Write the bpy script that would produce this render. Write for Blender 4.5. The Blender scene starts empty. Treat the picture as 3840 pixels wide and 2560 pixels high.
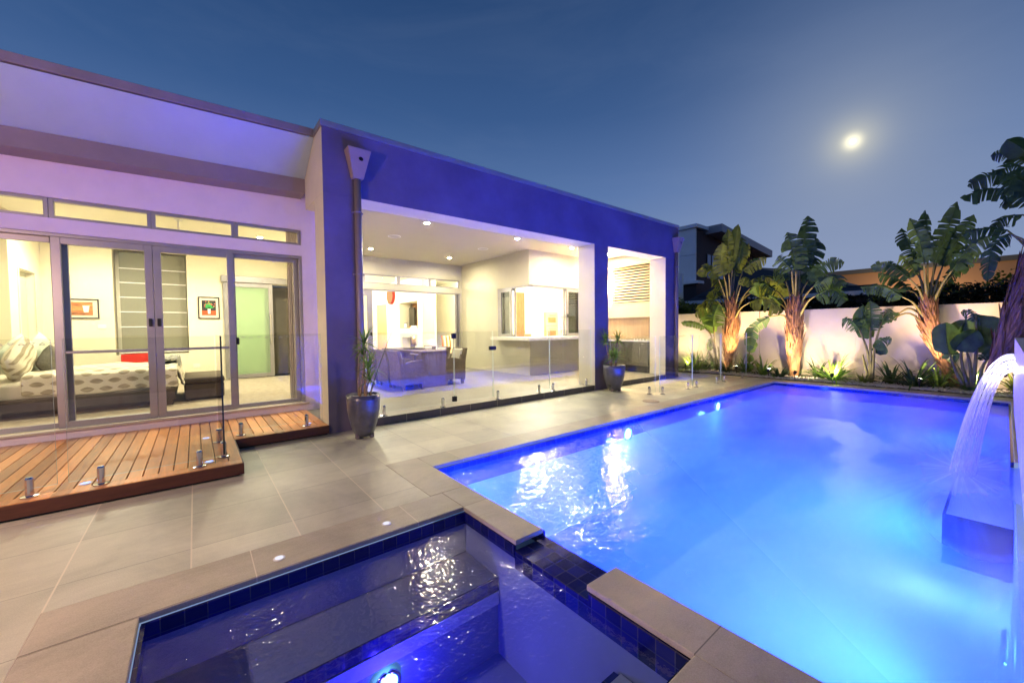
import bpy, bmesh, math, random
from mathutils import Vector, Matrix
random.seed(7)
R_ = math.radians
scene = bpy.context.scene
COL = scene.collection

# ------------------------------------------------------------------ camera
FPX, W0, H0 = 1483.9, 3840.0, 2560.0
YAW, PIT, ROL = R_(51.298), R_(-1.868), R_(-0.6227)
CAMZ = 1.48
Fv = Vector((math.cos(PIT)*math.cos(YAW), math.cos(PIT)*math.sin(YAW), math.sin(PIT)))
Rv = Fv.cross(Vector((0, 0, 1))).normalized()
Uv = Rv.cross(Fv)
c_, s_ = math.cos(ROL), math.sin(ROL)
Rv, Uv = c_*Rv+s_*Uv, -s_*Rv+c_*Uv
cam_d = bpy.data.cameras.new('camera')
cam = bpy.data.objects.new('camera', cam_d)
COL.objects.link(cam)
M = Matrix(((Rv.x, Uv.x, -Fv.x, 0), (Rv.y, Uv.y, -Fv.y, 0), (Rv.z, Uv.z, -Fv.z, CAMZ), (0, 0, 0, 1)))
cam.matrix_world = M
cam_d.sensor_width = 36.0
cam_d.lens = FPX/W0*36.0
cam_d.clip_start = 0.05
cam_d.clip_end = 3000
scene.camera = cam


def ray(u, v):
    return Fv+(u-W0/2)/FPX*Rv-(v-H0/2)/FPX*Uv


def atx(u, v, X):
    d = ray(u, v)
    return Vector((0, 0, CAMZ))+d*(X/d.x)


def aty(u, v, Y):
    d = ray(u, v)
    return Vector((0, 0, CAMZ))+d*(Y/d.y)


# ------------------------------------------------------------------ materials
def newmat(name):
    m = bpy.data.materials.new(name)
    m.use_nodes = True
    nt = m.node_tree
    nt.nodes.clear()
    out = nt.nodes.new('ShaderNodeOutputMaterial')
    return m, nt, out


class NB:
    """tiny node builder"""
    def __init__(s, nt):
        s.nt = nt

    def n(s, t, **kw):
        nd = s.nt.nodes.new(t)
        for k, v in kw.items():
            setattr(nd, k, v)
        return nd

    def link(s, a, b):
        s.nt.links.new(a, b)

    def val(s, sock, x):
        if hasattr(x, 'is_output'):
            s.nt.links.new(x, sock)
        else:
            sock.default_value = x

    def math(s, op, a, b=0.0, c=None, clamp=False):
        nd = s.n('ShaderNodeMath', operation=op)
        nd.use_clamp = clamp
        s.val(nd.inputs[0], a)
        s.val(nd.inputs[1], b)
        if c is not None:
            s.val(nd.inputs[2], c)
        return nd.outputs[0]

    def pos(s):
        return s.n('ShaderNodeNewGeometry').outputs['Position']

    def obj(s):
        return s.n('ShaderNodeTexCoord').outputs['Object']

    def sep(s, v):
        nd = s.n('ShaderNodeSeparateXYZ')
        s.link(v, nd.inputs[0])
        return nd.outputs

    def noise(s, vec, scale, detail=4, rough=.55, dist=0.0):
        nd = s.n('ShaderNodeTexNoise')
        if vec is not None:
            s.link(vec, nd.inputs['Vector'])
        nd.inputs['Scale'].default_value = scale
        nd.inputs['Detail'].default_value = detail
        nd.inputs['Roughness'].default_value = rough
        nd.inputs['Distortion'].default_value = dist
        return nd.outputs[0]

    def ramp(s, fac, stops):
        nd = s.n('ShaderNodeValToRGB')
        s.link(fac, nd.inputs[0])
        cr = nd.color_ramp
        while len(cr.elements) < len(stops):
            cr.elements.new(.5)
        for e, (p, c) in zip(cr.elements, stops):
            e.position = p
            e.color = (*c, 1) if len(c) == 3 else c
        return nd.outputs[0]

    def mix(s, f, a, b, mode='MIX'):
        nd = s.n('ShaderNodeMix', data_type='RGBA', blend_type=mode)
        s.val(nd.inputs[0], f)
        for i, x in ((6, a), (7, b)):
            if hasattr(x, 'is_output'):
                s.link(x, nd.inputs[i])
            else:
                nd.inputs[i].default_value = (*x, 1)
        return nd.outputs[2]

    def scalevec(s, v, sc):
        nd = s.n('ShaderNodeMapping')
        s.link(v, nd.inputs[0])
        nd.inputs['Scale'].default_value = sc
        return nd.outputs[0]

    def bump(s, h, strength, dist=.01):
        nd = s.n('ShaderNodeBump')
        nd.inputs['Strength'].default_value = strength
        nd.inputs['Distance'].default_value = dist
        s.link(h, nd.inputs['Height'])
        return nd.outputs[0]

    def bsdf(s, col, rough=.5, metal=0.0, spec=.5, normal=None, emit=None, estr=0.0):
        nd = s.n('ShaderNodeBsdfPrincipled')
        if hasattr(col, 'is_output'):
            s.link(col, nd.inputs['Base Color'])
        else:
            nd.inputs['Base Color'].default_value = (*col, 1)
        s.val(nd.inputs['Roughness'], rough)
        s.val(nd.inputs['Metallic'], metal)
        nd.inputs['Specular IOR Level'].default_value = spec
        if normal is not None:
            s.link(normal, nd.inputs['Normal'])
        if emit is not None:
            nd.inputs['Emission Color'].default_value = (*emit, 1)
            nd.inputs['Emission Strength'].default_value = estr
        return nd.outputs[0]


def paint(name, col, rough=.6, var=.12, scale=3.0, bump=.15, bscale=90, metal=0.0, spec=.4, stretch=(1, 1, 1), wpos=True):
    """a plain coated surface with uneven tone and a fine tooth"""
    m, nt, out = newmat(name)
    b = NB(nt)
    p = b.pos() if wpos else b.obj()
    if stretch != (1, 1, 1):
        p = b.scalevec(p, stretch)
    f = b.noise(p, scale, 6, .6)
    lo = tuple(max(0, c*(1-var)) for c in col)
    hi = tuple(min(1, c*(1+var)) for c in col)
    c = b.ramp(f, [(.3, lo), (.7, hi)])
    nrm = b.bump(b.noise(p, bscale, 3), bump, .004) if bump else None
    rr = b.math('MULTIPLY_ADD', f, .2, rough-.1)
    nt.links.new(b.bsdf(c, rr, metal, spec, nrm), out.inputs[0])
    return m


def emissive(name, col, strength, sampled=False):
    m, nt, out = newmat(name)
    m.cycles.emission_sampling = 'FRONT' if sampled else 'NONE'
    b = NB(nt)
    e = b.n('ShaderNodeEmission')
    e.inputs[0].default_value = (*col, 1)
    e.inputs[1].default_value = strength
    nt.links.new(e.outputs[0], out.inputs[0])
    return m


def schlick(b, f0, nrm=None):
    g = b.n('ShaderNodeNewGeometry')
    vm = b.n('ShaderNodeVectorMath', operation='DOT_PRODUCT')
    b.link(g.outputs['Incoming'], vm.inputs[0])
    b.link(nrm if nrm is not None else g.outputs['Normal'], vm.inputs[1])
    d = b.math('ABSOLUTE', vm.outputs['Value'])
    k = b.math('SUBTRACT', 1.0, d, clamp=True)
    k5 = b.math('POWER', k, 5.0)
    return b.math('MULTIPLY_ADD', k5, 1-f0, f0, clamp=True)


def glass(name, tint=(.97, .99, .98), f0=.045, rough=0.0, haze=None):
    m, nt, out = newmat(name)
    b = NB(nt)
    t = b.n('ShaderNodeBsdfTransparent')
    t.inputs[0].default_value = (*tint, 1)
    g = b.n('ShaderNodeBsdfGlossy')
    g.inputs['Roughness'].default_value = rough
    mx = b.n('ShaderNodeMixShader')
    b.link(schlick(b, f0), mx.inputs[0])
    b.link(t.outputs[0], mx.inputs[1])
    b.link(g.outputs[0], mx.inputs[2])
    res = mx.outputs[0]
    if haze:
        d = b.n('ShaderNodeBsdfTranslucent')
        d.inputs[0].default_value = (*haze[0], 1)
        d2 = b.n('ShaderNodeBsdfDiffuse')
        d2.inputs[0].default_value = (*haze[0], 1)
        a = b.n('ShaderNodeMixShader')
        b.link(d.outputs[0], a.inputs[1])
        b.link(d2.outputs[0], a.inputs[2])
        m2 = b.n('ShaderNodeMixShader')
        m2.inputs[0].default_value = haze[1]
        b.link(res, m2.inputs[1])
        b.link(a.outputs[0], m2.inputs[2])
        res = m2.outputs[0]
    nt.links.new(res, out.inputs[0])
    return m


def grid_lines(b, coord, origin, step, w):
    """1 on joint lines of a coordinate"""
    a = b.math('SUBTRACT', coord, origin)
    a = b.math('DIVIDE', a, step)
    f = b.math('FRACT', a)
    f = b.math('SUBTRACT', f, .5)
    f = b.math('ABSOLUTE', f)
    return b.math('GREATER_THAN', f, .5-w/step/2)


def paving_mat(name, xo, xs, yo, ys, base, wx=.008, wy=.004, lightx=True, rough=.42, stain=.35, tone=1.0):
    m, nt, out = newmat(name)
    b = NB(nt)
    p = b.pos()
    o = b.sep(p)
    gx = grid_lines(b, o[0], xo, xs, wx)
    gy = grid_lines(b, o[1], yo, ys, wy)
    # tone of each slab
    ix = b.math('FLOOR', b.math('DIVIDE', b.math('SUBTRACT', o[0], xo), xs))
    iy = b.math('FLOOR', b.math('DIVIDE', b.math('SUBTRACT', o[1], yo), ys))
    cb = b.n('ShaderNodeCombineXYZ')
    b.link(ix, cb.inputs[0])
    b.link(iy, cb.inputs[1])
    wn = b.n('ShaderNodeTexWhiteNoise', noise_dimensions='2D')
    b.link(cb.outputs[0], wn.inputs['Vector'])
    n1 = b.noise(p, 1.3, 6, .65, .6)
    n2 = b.noise(p, 170, 2, .6)
    nst = b.noise(b.scalevec(p, (.5, 3.5, 1)), 4.0, 5, .7, .8)
    f = b.math('MULTIPLY_ADD', n1, .62, b.math('MULTIPLY', nst, .15))
    f = b.math('MULTIPLY_ADD', wn.outputs[0], .12, f)
    f = b.math('MULTIPLY_ADD', n2, .30, f)
    lo = tuple(c*(1-.45*tone) for c in base)
    hi = tuple(c*(1+.4*tone) for c in base)
    c = b.ramp(f, [(.34, lo), (.80, hi)])
    # faint splash stains
    st = b.noise(p, 2.6, 5, .7, 1.5)
    c = b.mix(b.ramp(st, [(.60, (0, 0, 0)), (.72, (stain,)*3)]), c, tuple(k*.55 for k in base))
    c = b.mix(b.math('MULTIPLY', gy, .8), c, tuple(k*.25 for k in base))
    c = b.mix(b.math('MULTIPLY', gx, .8), c, (.68, .60, .46) if lightx else tuple(k*.25 for k in base))
    h = b.math('SUBTRACT', n2, b.math('MULTIPLY', b.math('MAXIMUM', gx, gy), .8))
    nt.links.new(b.bsdf(c, b.math('MULTIPLY_ADD', n1, .12, rough-.06), 0, .5, b.bump(h, .35, .004)), out.inputs[0])
    return m


def tile_mat(name, base, step=.1, grout=(.05, .05, .12), rough=.12, var=.5):
    m, nt, out = newmat(name)
    b = NB(nt)
    p = b.pos()
    o = b.sep(p)
    lines = None
    idx = []
    for k, org in ((0, .013), (1, .037), (2, -.008)):
        g = grid_lines(b, o[k], org, step, .006)
        lines = g if lines is None else b.math('MAXIMUM', lines, g)
        idx.append(b.math('FLOOR', b.math('DIVIDE', b.math('SUBTRACT', o[k], org), step)))
    cb = b.n('ShaderNodeCombineXYZ')
    for k in range(3):
        b.link(idx[k], cb.inputs[k])
    wn = b.n('ShaderNodeTexWhiteNoise', noise_dimensions='3D')
    b.link(cb.outputs[0], wn.inputs['Vector'])
    c = b.ramp(wn.outputs[0], [(0, tuple(x*(1-var) for x in base)), (1, tuple(min(1, x*(1+var)) for x in base))])
    c = b.mix(lines, c, grout)
    nt.links.new(b.bsdf(c, rough, 0, .6, b.bump(b.math('SUBTRACT', 1.0, lines), .3, .002)), out.inputs[0])
    return m


RIP = (.0062, .065, 18.0)


def water_mat(name, tint, calm, milk_col, milk_fn=None, milk=0.0):
    """clear water: reflection by Fresnel over a rippled skin, see-through below; where the fall churns it, aerated milk"""
    m, nt, out = newmat(name)
    b = NB(nt)
    p = b.pos()
    o = b.sep(p)
    # ripples: crisp near the spa side, smoothed out over the open pool
    n_f = b.noise(p, RIP[2] if calm else RIP[2]*1.5, 1, .5, .5)
    n_m = b.noise(p, 4.0, 1, .5, .3)
    h = b.math('ADD', n_f, b.math('MULTIPLY', n_m, 1.5))
    bm = b.n('ShaderNodeBump')
    bm.inputs['Distance'].default_value = RIP[0] if calm else RIP[0]*.62
    b.link(h, bm.inputs['Height'])
    if calm:
        rg = b.math('SUBTRACT', b.math('SUBTRACT', o[0], 2.0), b.math('MULTIPLY', b.math('SUBTRACT', o[1], 1.2), .95))
        rg = b.math('DIVIDE', rg, 1.5, clamp=True)      # 0 on the still side, 1 round the fall
        st = b.math('MULTIPLY_ADD', rg, -.6, 1.0)
        b.link(st, bm.inputs['Strength'])
        rough = b.math('MULTIPLY_ADD', rg, .26, RIP[1])
    else:
        bm.inputs['Strength'].default_value = 1.0
        rough = RIP[1]
    gl = b.n('ShaderNodeBsdfGlossy')
    b.val(gl.inputs['Roughness'], rough)
    b.link(bm.outputs[0], gl.inputs['Normal'])
    tr = b.n('ShaderNodeBsdfTransparent')
    tr.inputs[0].default_value = (*tint, 1)
    body = tr.outputs[0]
    if milk_fn is not None:
        tl = b.n('ShaderNodeBsdfTranslucent')
        tl.inputs[0].default_value = (*milk_col, 1)
        df = b.n('ShaderNodeBsdfDiffuse')
        df.inputs[0].default_value = (*milk_col, 1)
        ad = b.n('ShaderNodeMixShader')
        ad.inputs[0].default_value = .22
        b.link(tl.outputs[0], ad.inputs[1])
        b.link(df.outputs[0], ad.inputs[2])
        mf = milk_fn(b, p, o)
        mm = b.n('ShaderNodeMixShader')
        b.link(mf, mm.inputs[0])
        b.link(body, mm.inputs[1])
        b.link(ad.outputs[0], mm.inputs[2])
        body = mm.outputs[0]
    mx = b.n('ShaderNodeMixShader')
    fr_ = schlick(b, .085 if calm else .065)
    if calm:
        fr_ = b.math('MULTIPLY', fr_, b.math('MULTIPLY_ADD', rg, -.5, 1.0))
    b.link(fr_, mx.inputs[0])
    b.link(body, mx.inputs[1])
    b.link(gl.outputs[0], mx.inputs[2])
    nt.links.new(mx.outputs[0], out.inputs[0])
    return m


def leaf_mat(name, col, var=.4, trans=.42, rough=.38):
    m, nt, out = newmat(name)
    b = NB(nt)
    p = b.pos()
    f = b.noise(p, 5, 3)
    c = b.ramp(f, [(.3, tuple(x*(1-var) for x in col)), (.7, tuple(x*(1+var) for x in col))])
    d = b.bsdf(c, rough+.1, 0, .22)
    t = b.n('ShaderNodeBsdfTranslucent')
    b.link(c, t.inputs[0])
    mx = b.n('ShaderNodeMixShader')
    mx.inputs[0].default_value = trans
    b.link(d, mx.inputs[1])
    b.link(t.outputs[0], mx.inputs[2])
    nt.links.new(mx.outputs[0], out.inputs[0])
    return m


def wood_mat(name, col, rough=.4, axis=1, board=None, var=.45):
    m, nt, out = newmat(name)
    b = NB(nt)
    p = b.pos()
    st = [14, 14, 14]
    st[axis] = 1.2
    g = b.noise(b.scalevec(p, tuple(st)), 2.2, 6, .65, .6)
    f = g
    if board:
        o = b.sep(p)
        k = 1-axis if axis < 2 else 0
        i = b.math('FLOOR', b.math('DIVIDE', b.math('SUBTRACT', o[k], board[0]), board[1]))
        wn = b.n('ShaderNodeTexWhiteNoise', noise_dimensions='1D')
        b.link(i, wn.inputs['W'])
        f = b.math('MULTIPLY_ADD', wn.outputs[0], .42, b.math('MULTIPLY', g, .62))
    c = b.ramp(f, [(.25, tuple(x*(1-var) for x in col)), (.75, tuple(min(1, x*(1+var)) for x in col))])
    nt.links.new(b.bsdf(c, b.math('MULTIPLY_ADD', g, .25, rough-.12), 0, .45, b.bump(g, .2, .003)), out.inputs[0])
    return m


def wicker_mat(name, col):
    m, nt, out = newmat(name)
    b = NB(nt)
    p = b.obj()
    w1 = b.n('ShaderNodeTexWave', wave_type='BANDS', bands_direction='Z')
    b.link(p, w1.inputs['Vector'])
    w1.inputs['Scale'].default_value = 26
    w1.inputs['Distortion'].default_value = 1.5
    ch = b.n('ShaderNodeTexChecker')
    b.link(b.scalevec(p, (42, 42, 62)), ch.inputs['Vector'])
    ch.inputs['Scale'].default_value = 1.0
    h = b.math('MULTIPLY_ADD', ch.outputs['Fac'], .5, b.math('MULTIPLY', w1.outputs['Fac'], .5))
    n = b.noise(p, 9, 4)
    f = b.math('MULTIPLY_ADD', n, .5, b.math('MULTIPLY', h, .5))
    c = b.ramp(f, [(.2, tuple(x*.45 for x in col)), (.8, tuple(x*1.45 for x in col))])
    nt.links.new(b.bsdf(c, .5, 0, .4, b.bump(h, .7, .006)), out.inputs[0])
    return m


CREAM = paint('cream_render', (.70, .67, .53), .75, .05, 2.0, .35, 140)
CREAM_IN = paint('cream_plaster', (.78, .74, .58), .7, .03, 1.5, .1, 120)
CEIL = paint('ceiling_paint', (.78, .75, .60), .8, .03, 1.2, .05, 100)
DARKP = paint('charcoal_render', (.135, .115, .18), .75, .22, 1.1, .8, 110)
ALU = paint('window_aluminium', (.36, .35, .36), .38, .06, 4, .05, 200, .55)
ALUD = paint('dark_aluminium', (.09, .09, .10), .4, .1, 4, .05, 200, .4)
ROOFM = paint('roof_metal', (.30, .30, .34), .45, .1, 3, .1, 60, .5)
FASCIA = paint('fascia_paint', (.24, .21, .24), .5, .1, 3, .1, 60)
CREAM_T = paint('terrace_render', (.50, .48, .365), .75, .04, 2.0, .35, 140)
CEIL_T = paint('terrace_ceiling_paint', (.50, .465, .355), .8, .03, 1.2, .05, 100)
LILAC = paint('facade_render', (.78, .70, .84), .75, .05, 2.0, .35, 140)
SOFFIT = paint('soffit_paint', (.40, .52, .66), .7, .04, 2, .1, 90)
PAVE_W = paving_mat('slate_paving', -.06, .617, .187, .6535, (.47, .45, .345), .009, .005, True, .34, .22)
PAVE_E = paving_mat('slate_paving_east', 1.59, .60, 4.23, .587, (.52, .51, .38), .005, .005, False, .44, .05)
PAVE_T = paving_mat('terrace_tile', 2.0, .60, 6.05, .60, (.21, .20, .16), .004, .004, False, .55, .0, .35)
COPE = paving_mat('coping_stone', 1.3, 1.05, .853, 1.95, (.42, .37, .275), .006, .006, True, .45)
KERB = paving_mat('kerb_tile', .2, .61, .05, 5.0, (.075, .068, .072), .005, .005, True, .35)
DECK = wood_mat('deck_timber', (.62, .27, .08), .36, 1, (.35, .11))
DECKF = wood_mat('deck_fascia_timber', (.075, .024, .012), .45, 0)
BLUE_TILE = tile_mat('cobalt_tile', (.006, .008, .11), .1)
POOL_SHELL = paint('pool_plaster', (.44, .66, .86), .6, .06, 1.2, .1, 30)
SPA_SHELL = paint('spa_plaster', (.26, .27, .36), .6, .12, 1.6, .1, 30)
PALE_STONE = paint('pale_stone', (.62, .60, .56), .5, .08, 4, .15, 60)
CHROME = paint('polished_steel', (.62, .62, .64), .14, .04, 9, 0, 90, 1.0)
BLACK = paint('black_fitting', (.012, .012, .014), .35, .1, 9, 0, 90)
FENCE_GL = glass('fence_glass', (.972, .988, .978), .075)
PANE = glass('window_glass', (.955, .975, .965), .045)
PANE_D = glass('screened_glass', (.10, .11, .12), .06, .02)
FROST = glass('frosted_green_glass', (.55, .75, .55), .04, .15, ((.55, .72, .50), .75))
GLEDGE = paint('glass_edge', (.62, .74, .66), .2, .05, 4, 0)
WHITE = paint('white_enamel', (.78, .78, .76), .35, .03, 5, 0)
CARPET = paint('carpet', (.42, .36, .27), .95, .22, 14, .8, 240)
LINEN = paint('cream_linen', (.80, .74, .60), .85, .08, 7, .4, 160)
MINT = paint('mint_cotton', (.62, .70, .58), .85, .08, 7, .4, 130)
LEATHER = paint('dark_leather', (.055, .036, .024), .42, .25, 9, .25, 110)
GREYKNIT = paint('grey_knit', (.30, .30, .27), .95, .45, 45, 1.2, 70)
REDCLOTH = paint('red_cloth', (.62, .03, .02), .8, .1, 8, .3, 120)
BLIND = paint('grey_blind', (.235, .235, .175), .85, .08, 30, .5, 150, stretch=(1, 1, 5))
POTM = paint('glazed_pot', (.085, .085, .105), .30, .5, 5, .45, 26, .05, .6)
PEBBLE = paint('river_pebble', (.55, .53, .50), .6, .3, 9, .1, 60)
MULCH = paint('garden_soil', (.055, .042, .032), .95, .5, 22, 1.0, 60)
STEM = paint('palm_stem', (.30, .21, .12), .7, .35, 20, .6, 60)
LEAF1 = leaf_mat('palm_leaf', (.135, .185, .03))
LEAF2 = leaf_mat('dark_leaf', (.05, .105, .028), .45, .25)
LEAF3 = leaf_mat('bright_leaf', (.17, .30, .05), .45, .35)
PETI = leaf_mat('petiole', (.20, .19, .06), .3, .1)
TRUNK = paint('palm_trunk', (.20, .105, .045), .85, .55, 16, 1.0, 50, stretch=(1, 1, .25))
WICKER = wicker_mat('wicker', (.155, .115, .072))
WICKER_D = wicker_mat('wicker_olive', (.062, .060, .042))
CUSH = paint('pale_cushion', (.58, .56, .45), .85, .1, 12, .4, 120)
TABLEW = wood_mat('table_timber', (.10, .065, .05), .55, 0)
DOORW = paint('beech_door', (.62, .36, .15), .5, .08, 6, .1, 60, stretch=(6, 6, .6))
CABD = paint('grey_cabinet', (.105, .100, .082), .3, .08, 3, 0)
STONEW = paint('bench_stone', (.72, .70, .64), .25, .08, 18, 0)
SPLASH = paint('splashback', (.42, .31, .20), .12, .12, 1.2, 0, stretch=(1, 6, 1))
LOUVRE = paint('louvre_blade', (.66, .56, .42), .5, .04, 5, 0)
WALLG = paint('garden_wall_render', (.50, .455, .36), .85, .07, 2.2, .5, 90)
NAVY = paint('dark_cladding', (.035, .032, .045), .75, .1, 1.5, .2, 40)
PANELW = paint('pale_cladding', (.78, .78, .86), .7, .05, 1.5, .1, 40)
BROWNW = paint('tan_building', (.40, .24, .13), .9, .06, .4, .1, 10)
ROOFT = paint('roof_tile', (.030, .032, .045), .7, .5, 2.5, 1.0, 14, stretch=(1, 3, 6))
GROUND = paint('lawn_soil', (.045, .055, .025), .95, .4, 2.5, .8, 20)
CURT = paint('striped_curtain', (.42, .20, .085), .85, .4, 9, .2, 40, stretch=(9, 9, .4))
LAMPG = emissive('downlight_glow', (1.0, .86, .62), 4400, True)
LAMPG2 = emissive('warm_bulb_glow', (1.0, .66, .34), 3500, True)
POOLG = emissive('pool_lamp_glow', (.30, .85, 1.0), 9)
LEDG = emissive('led_glow', (.35, .45, 1.0), 2.2)
LEDW = emissive('led_white_glow', (.85, .85, 1.0), 1.1)
SPOTG = emissive('garden_lamp_glow', (1.0, .95, .70), 60)
FLAMEG = emissive('candle_flame_glow', (1.0, .72, .30), 9)


# ------------------------------------------------------------------ mesh builder
class MB:
    def __init__(s):
        s.v, s.f, s.mi = [], [], []
        s.cur = 0

    def add(s, vs, fs):
        o = len(s.v)
        s.v += [tuple(x) for x in vs]
        for f in fs:
            s.f.append(tuple(i+o for i in f))
            s.mi.append(s.cur)
        return s

    def box(s, x0, y0, z0, x1, y1, z1, skew=None):
        if x0 > x1: x0, x1 = x1, x0
        if y0 > y1: y0, y1 = y1, y0
        if z0 > z1: z0, z1 = z1, z0
        vs = [(x0, y0, z0), (x1, y0, z0), (x1, y1, z0), (x0, y1, z0), (x0, y0, z1), (x1, y0, z1), (x1, y1, z1), (x0, y1, z1)]
        if skew:
            vs = [(x, y, z+skew(x)) for x, y, z in vs]
        return s.add(vs, [(3, 2, 1, 0), (4, 5, 6, 7), (0, 1, 5, 4), (1, 2, 6, 5), (2, 3, 7, 6), (3, 0, 4, 7)])

    def quad(s, a, b, c, d):
        return s.add([a, b, c, d], [(0, 1, 2, 3)])

    def rect(s, x0, y0, x1, y1, z):
        return s.quad((x0, y0, z), (x1, y0, z), (x1, y1, z), (x0, y1, z))

    def tube(s, pts, rad, n=8, caps=True):
        pts = [Vector(p) for p in pts]
        if not hasattr(rad, '__len__'):
            rad = [rad]*len(pts)
        vs, fs = [], []
        up = None
        for i, p in enumerate(pts):
            t = (pts[min(i+1, len(pts)-1)]-pts[max(i-1, 0)])
            if t.length < 1e-9:
                t = Vector((0, 0, 1))
            t.normalize()
            if up is None:
                up = Vector((1, 0, 0)) if abs(t.x) < .8 else Vector((0, 1, 0))
            a = t.cross(up).normalized()
            bb = t.cross(a).normalized()
            up = -bb.cross(t).cross(t) if False else up
            for k in range(n):
                an = 2*math.pi*k/n
                vs.append(p+rad[i]*(math.cos(an)*a+math.sin(an)*bb))
        for i in range(len(pts)-1):
            for k in range(n):
                k2 = (k+1) % n
                fs.append((i*n+k, i*n+k2, (i+1)*n+k2, (i+1)*n+k))
        if caps:
            fs.append(tuple(range(n-1, -1, -1)))
            fs.append(tuple((len(pts)-1)*n+k for k in range(n)))
        return s.add(vs, fs)

    def lathe(s, prof, c=(0, 0, 0), n=24, caps=True):
        vs, fs = [], []
        for r, z in prof:
            for k in range(n):
                an = 2*math.pi*k/n
                vs.append((c[0]+r*math.cos(an), c[1]+r*math.sin(an), c[2]+z))
        for i in range(len(prof)-1):
            for k in range(n):
                k2 = (k+1) % n
                fs.append((i*n+k, i*n+k2, (i+1)*n+k2, (i+1)*n+k))
        if caps:
            if prof[0][0] > 1e-4: fs.append(tuple(range(n-1, -1, -1)))
            if prof[-1][0] > 1e-4: fs.append(tuple((len(prof)-1)*n+k for k in range(n)))
        return s.add(vs, fs)

    def prism(s, poly, a0, a1, axis='y'):
        def mk(p, a):
            return {'x': (a, p[0], p[1]), 'y': (p[0], a, p[1]), 'z': (p[0], p[1], a)}[axis]
        n = len(poly)
        vs = [mk(p, a0) for p in poly]+[mk(p, a1) for p in poly]
        fs = [tuple(range(n)), tuple(range(2*n-1, n-1, -1))]
        for i in range(n):
            j = (i+1) % n
            fs.append((j, i, i+n, j+n))
        return s.add(vs, fs)

    def disc(s, c, r, nrm=(0, 0, -1), n=20):
        nv = Vector(nrm).normalized()
        a = nv.orthogonal().normalized()
        bb = nv.cross(a)
        return s.add([Vector(c)+r*(math.cos(2*math.pi*k/n)*a+math.sin(2*math.pi*k/n)*bb) for k in range(n)], [tuple(range(n))])

    def ellipsoid(s, c, r, nu=16, nv=10, f=None):
        vs, fs = [], []
        for j in range(nv+1):
            th = math.pi*j/nv
            for i in range(nu):
                ph = 2*math.pi*i/nu
                d = Vector((math.sin(th)*math.cos(ph), math.sin(th)*math.sin(ph), math.cos(th)))
                p = Vector((d.x*r[0], d.y*r[1], d.z*r[2]))
                if f: p = f(d, p)
                vs.append(Vector(c)+p)
        for j in range(nv):
            for i in range(nu):
                i2 = (i+1) % nu
                fs.append((j*nu+i, (j+1)*nu+i, (j+1)*nu+i2, j*nu+i2))
        return s.add(vs, fs)

    def build(s, name, mat, parent=None, smooth=False, bevel=0.0, seg=2, subsurf=0, solid=0.0):
        me = bpy.data.meshes.new(name)
        off = Vector(ROOT.get(parent.name, (0, 0, 0))) if parent is not None else Vector((0, 0, 0))
        me.from_pydata([tuple(Vector(v)-off) for v in s.v], [], s.f)
        mats = mat if isinstance(mat, (list, tuple)) else [mat]
        for m_ in mats:
            me.materials.append(m_)
        for pl, i in zip(me.polygons, s.mi):
            pl.material_index = min(i, len(mats)-1)
            pl.use_smooth = smooth
        bm = bmesh.new()
        bm.from_mesh(me)
        bmesh.ops.recalc_face_normals(bm, faces=bm.faces)
        if bevel:
            bm.normal_update()
            ed = [e for e in bm.edges if len(e.link_faces) == 2 and e.calc_face_angle(0) > .5]
            if ed:
                bmesh.ops.bevel(bm, geom=ed, offset=bevel, segments=seg, profile=.5, affect='EDGES', clamp_overlap=True)
        bm.to_mesh(me)
        bm.free()
        o = bpy.data.objects.new(name, me)
        COL.objects.link(o)
        if parent is not None:
            o.parent = parent
            ROOT[o.name] = tuple(off)
        if solid:
            md = o.modifiers.new('thickness', 'SOLIDIFY')
            md.thickness = solid
            md.offset = 0
        if subsurf:
            md = o.modifiers.new('smooth', 'SUBSURF')
            md.levels = md.render_levels = subsurf
            for pl in me.polygons: pl.use_smooth = True
        return o


ROOT = {}


def thing(name, label, cat, loc=(0, 0, 0), group=None):
    o = bpy.data.objects.new(name, None)
    o.empty_display_size = .2
    COL.objects.link(o)
    o.location = loc
    ROOT[o.name] = tuple(loc)
    return tag(o, label, cat, group)


def tag(o, label=None, cat=None, group=None, kind=None):
    if label: o['label'] = label
    if cat: o['category'] = cat
    if group: o['group'] = group
    if kind: o['kind'] = kind
    return o


def dup(root, loc, label=None, rotz=None, group=None):
    r = root.copy()
    COL.objects.link(r)
    r.location = loc
    if rotz is not None: r.rotation_euler = (0, 0, rotz)
    if label: r['label'] = label
    if group: r['group'] = group
    for ch in list(root.children):
        c = ch.copy()
        COL.objects.link(c)
        c.parent = r
        for g in ch.children:
            d = g.copy()
            COL.objects.link(d)
            d.parent = c
    return r


def struct(mb, name, mat, **kw):
    return tag(mb.build(name, mat, **kw), kind='structure')


def lamp(kind, name, loc, energy, col, size=.05, parent=None, aim=None, angle=150, blend=.6):
    d = bpy.data.lights.new(name, kind)
    d.energy = energy
    d.color = col
    if kind in ('POINT', 'SPOT'):
        d.shadow_soft_size = size
    if kind == 'SPOT':
        d.spot_size = R_(angle)
        d.spot_blend = blend
    o = bpy.data.objects.new(name, d)
    COL.objects.link(o)
    o.location = loc
    if aim is not None:
        o.rotation_euler = (Vector(aim)-Vector(loc)).to_track_quat('-Z', 'Y').to_euler()
    if parent is not None:
        o.parent = parent
        o.location = Vector(loc)-Vector(ROOT.get(parent.name, (0, 0, 0)))
    return o


# ================================================================== SETTING
WZ = -.09            # water level
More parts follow.
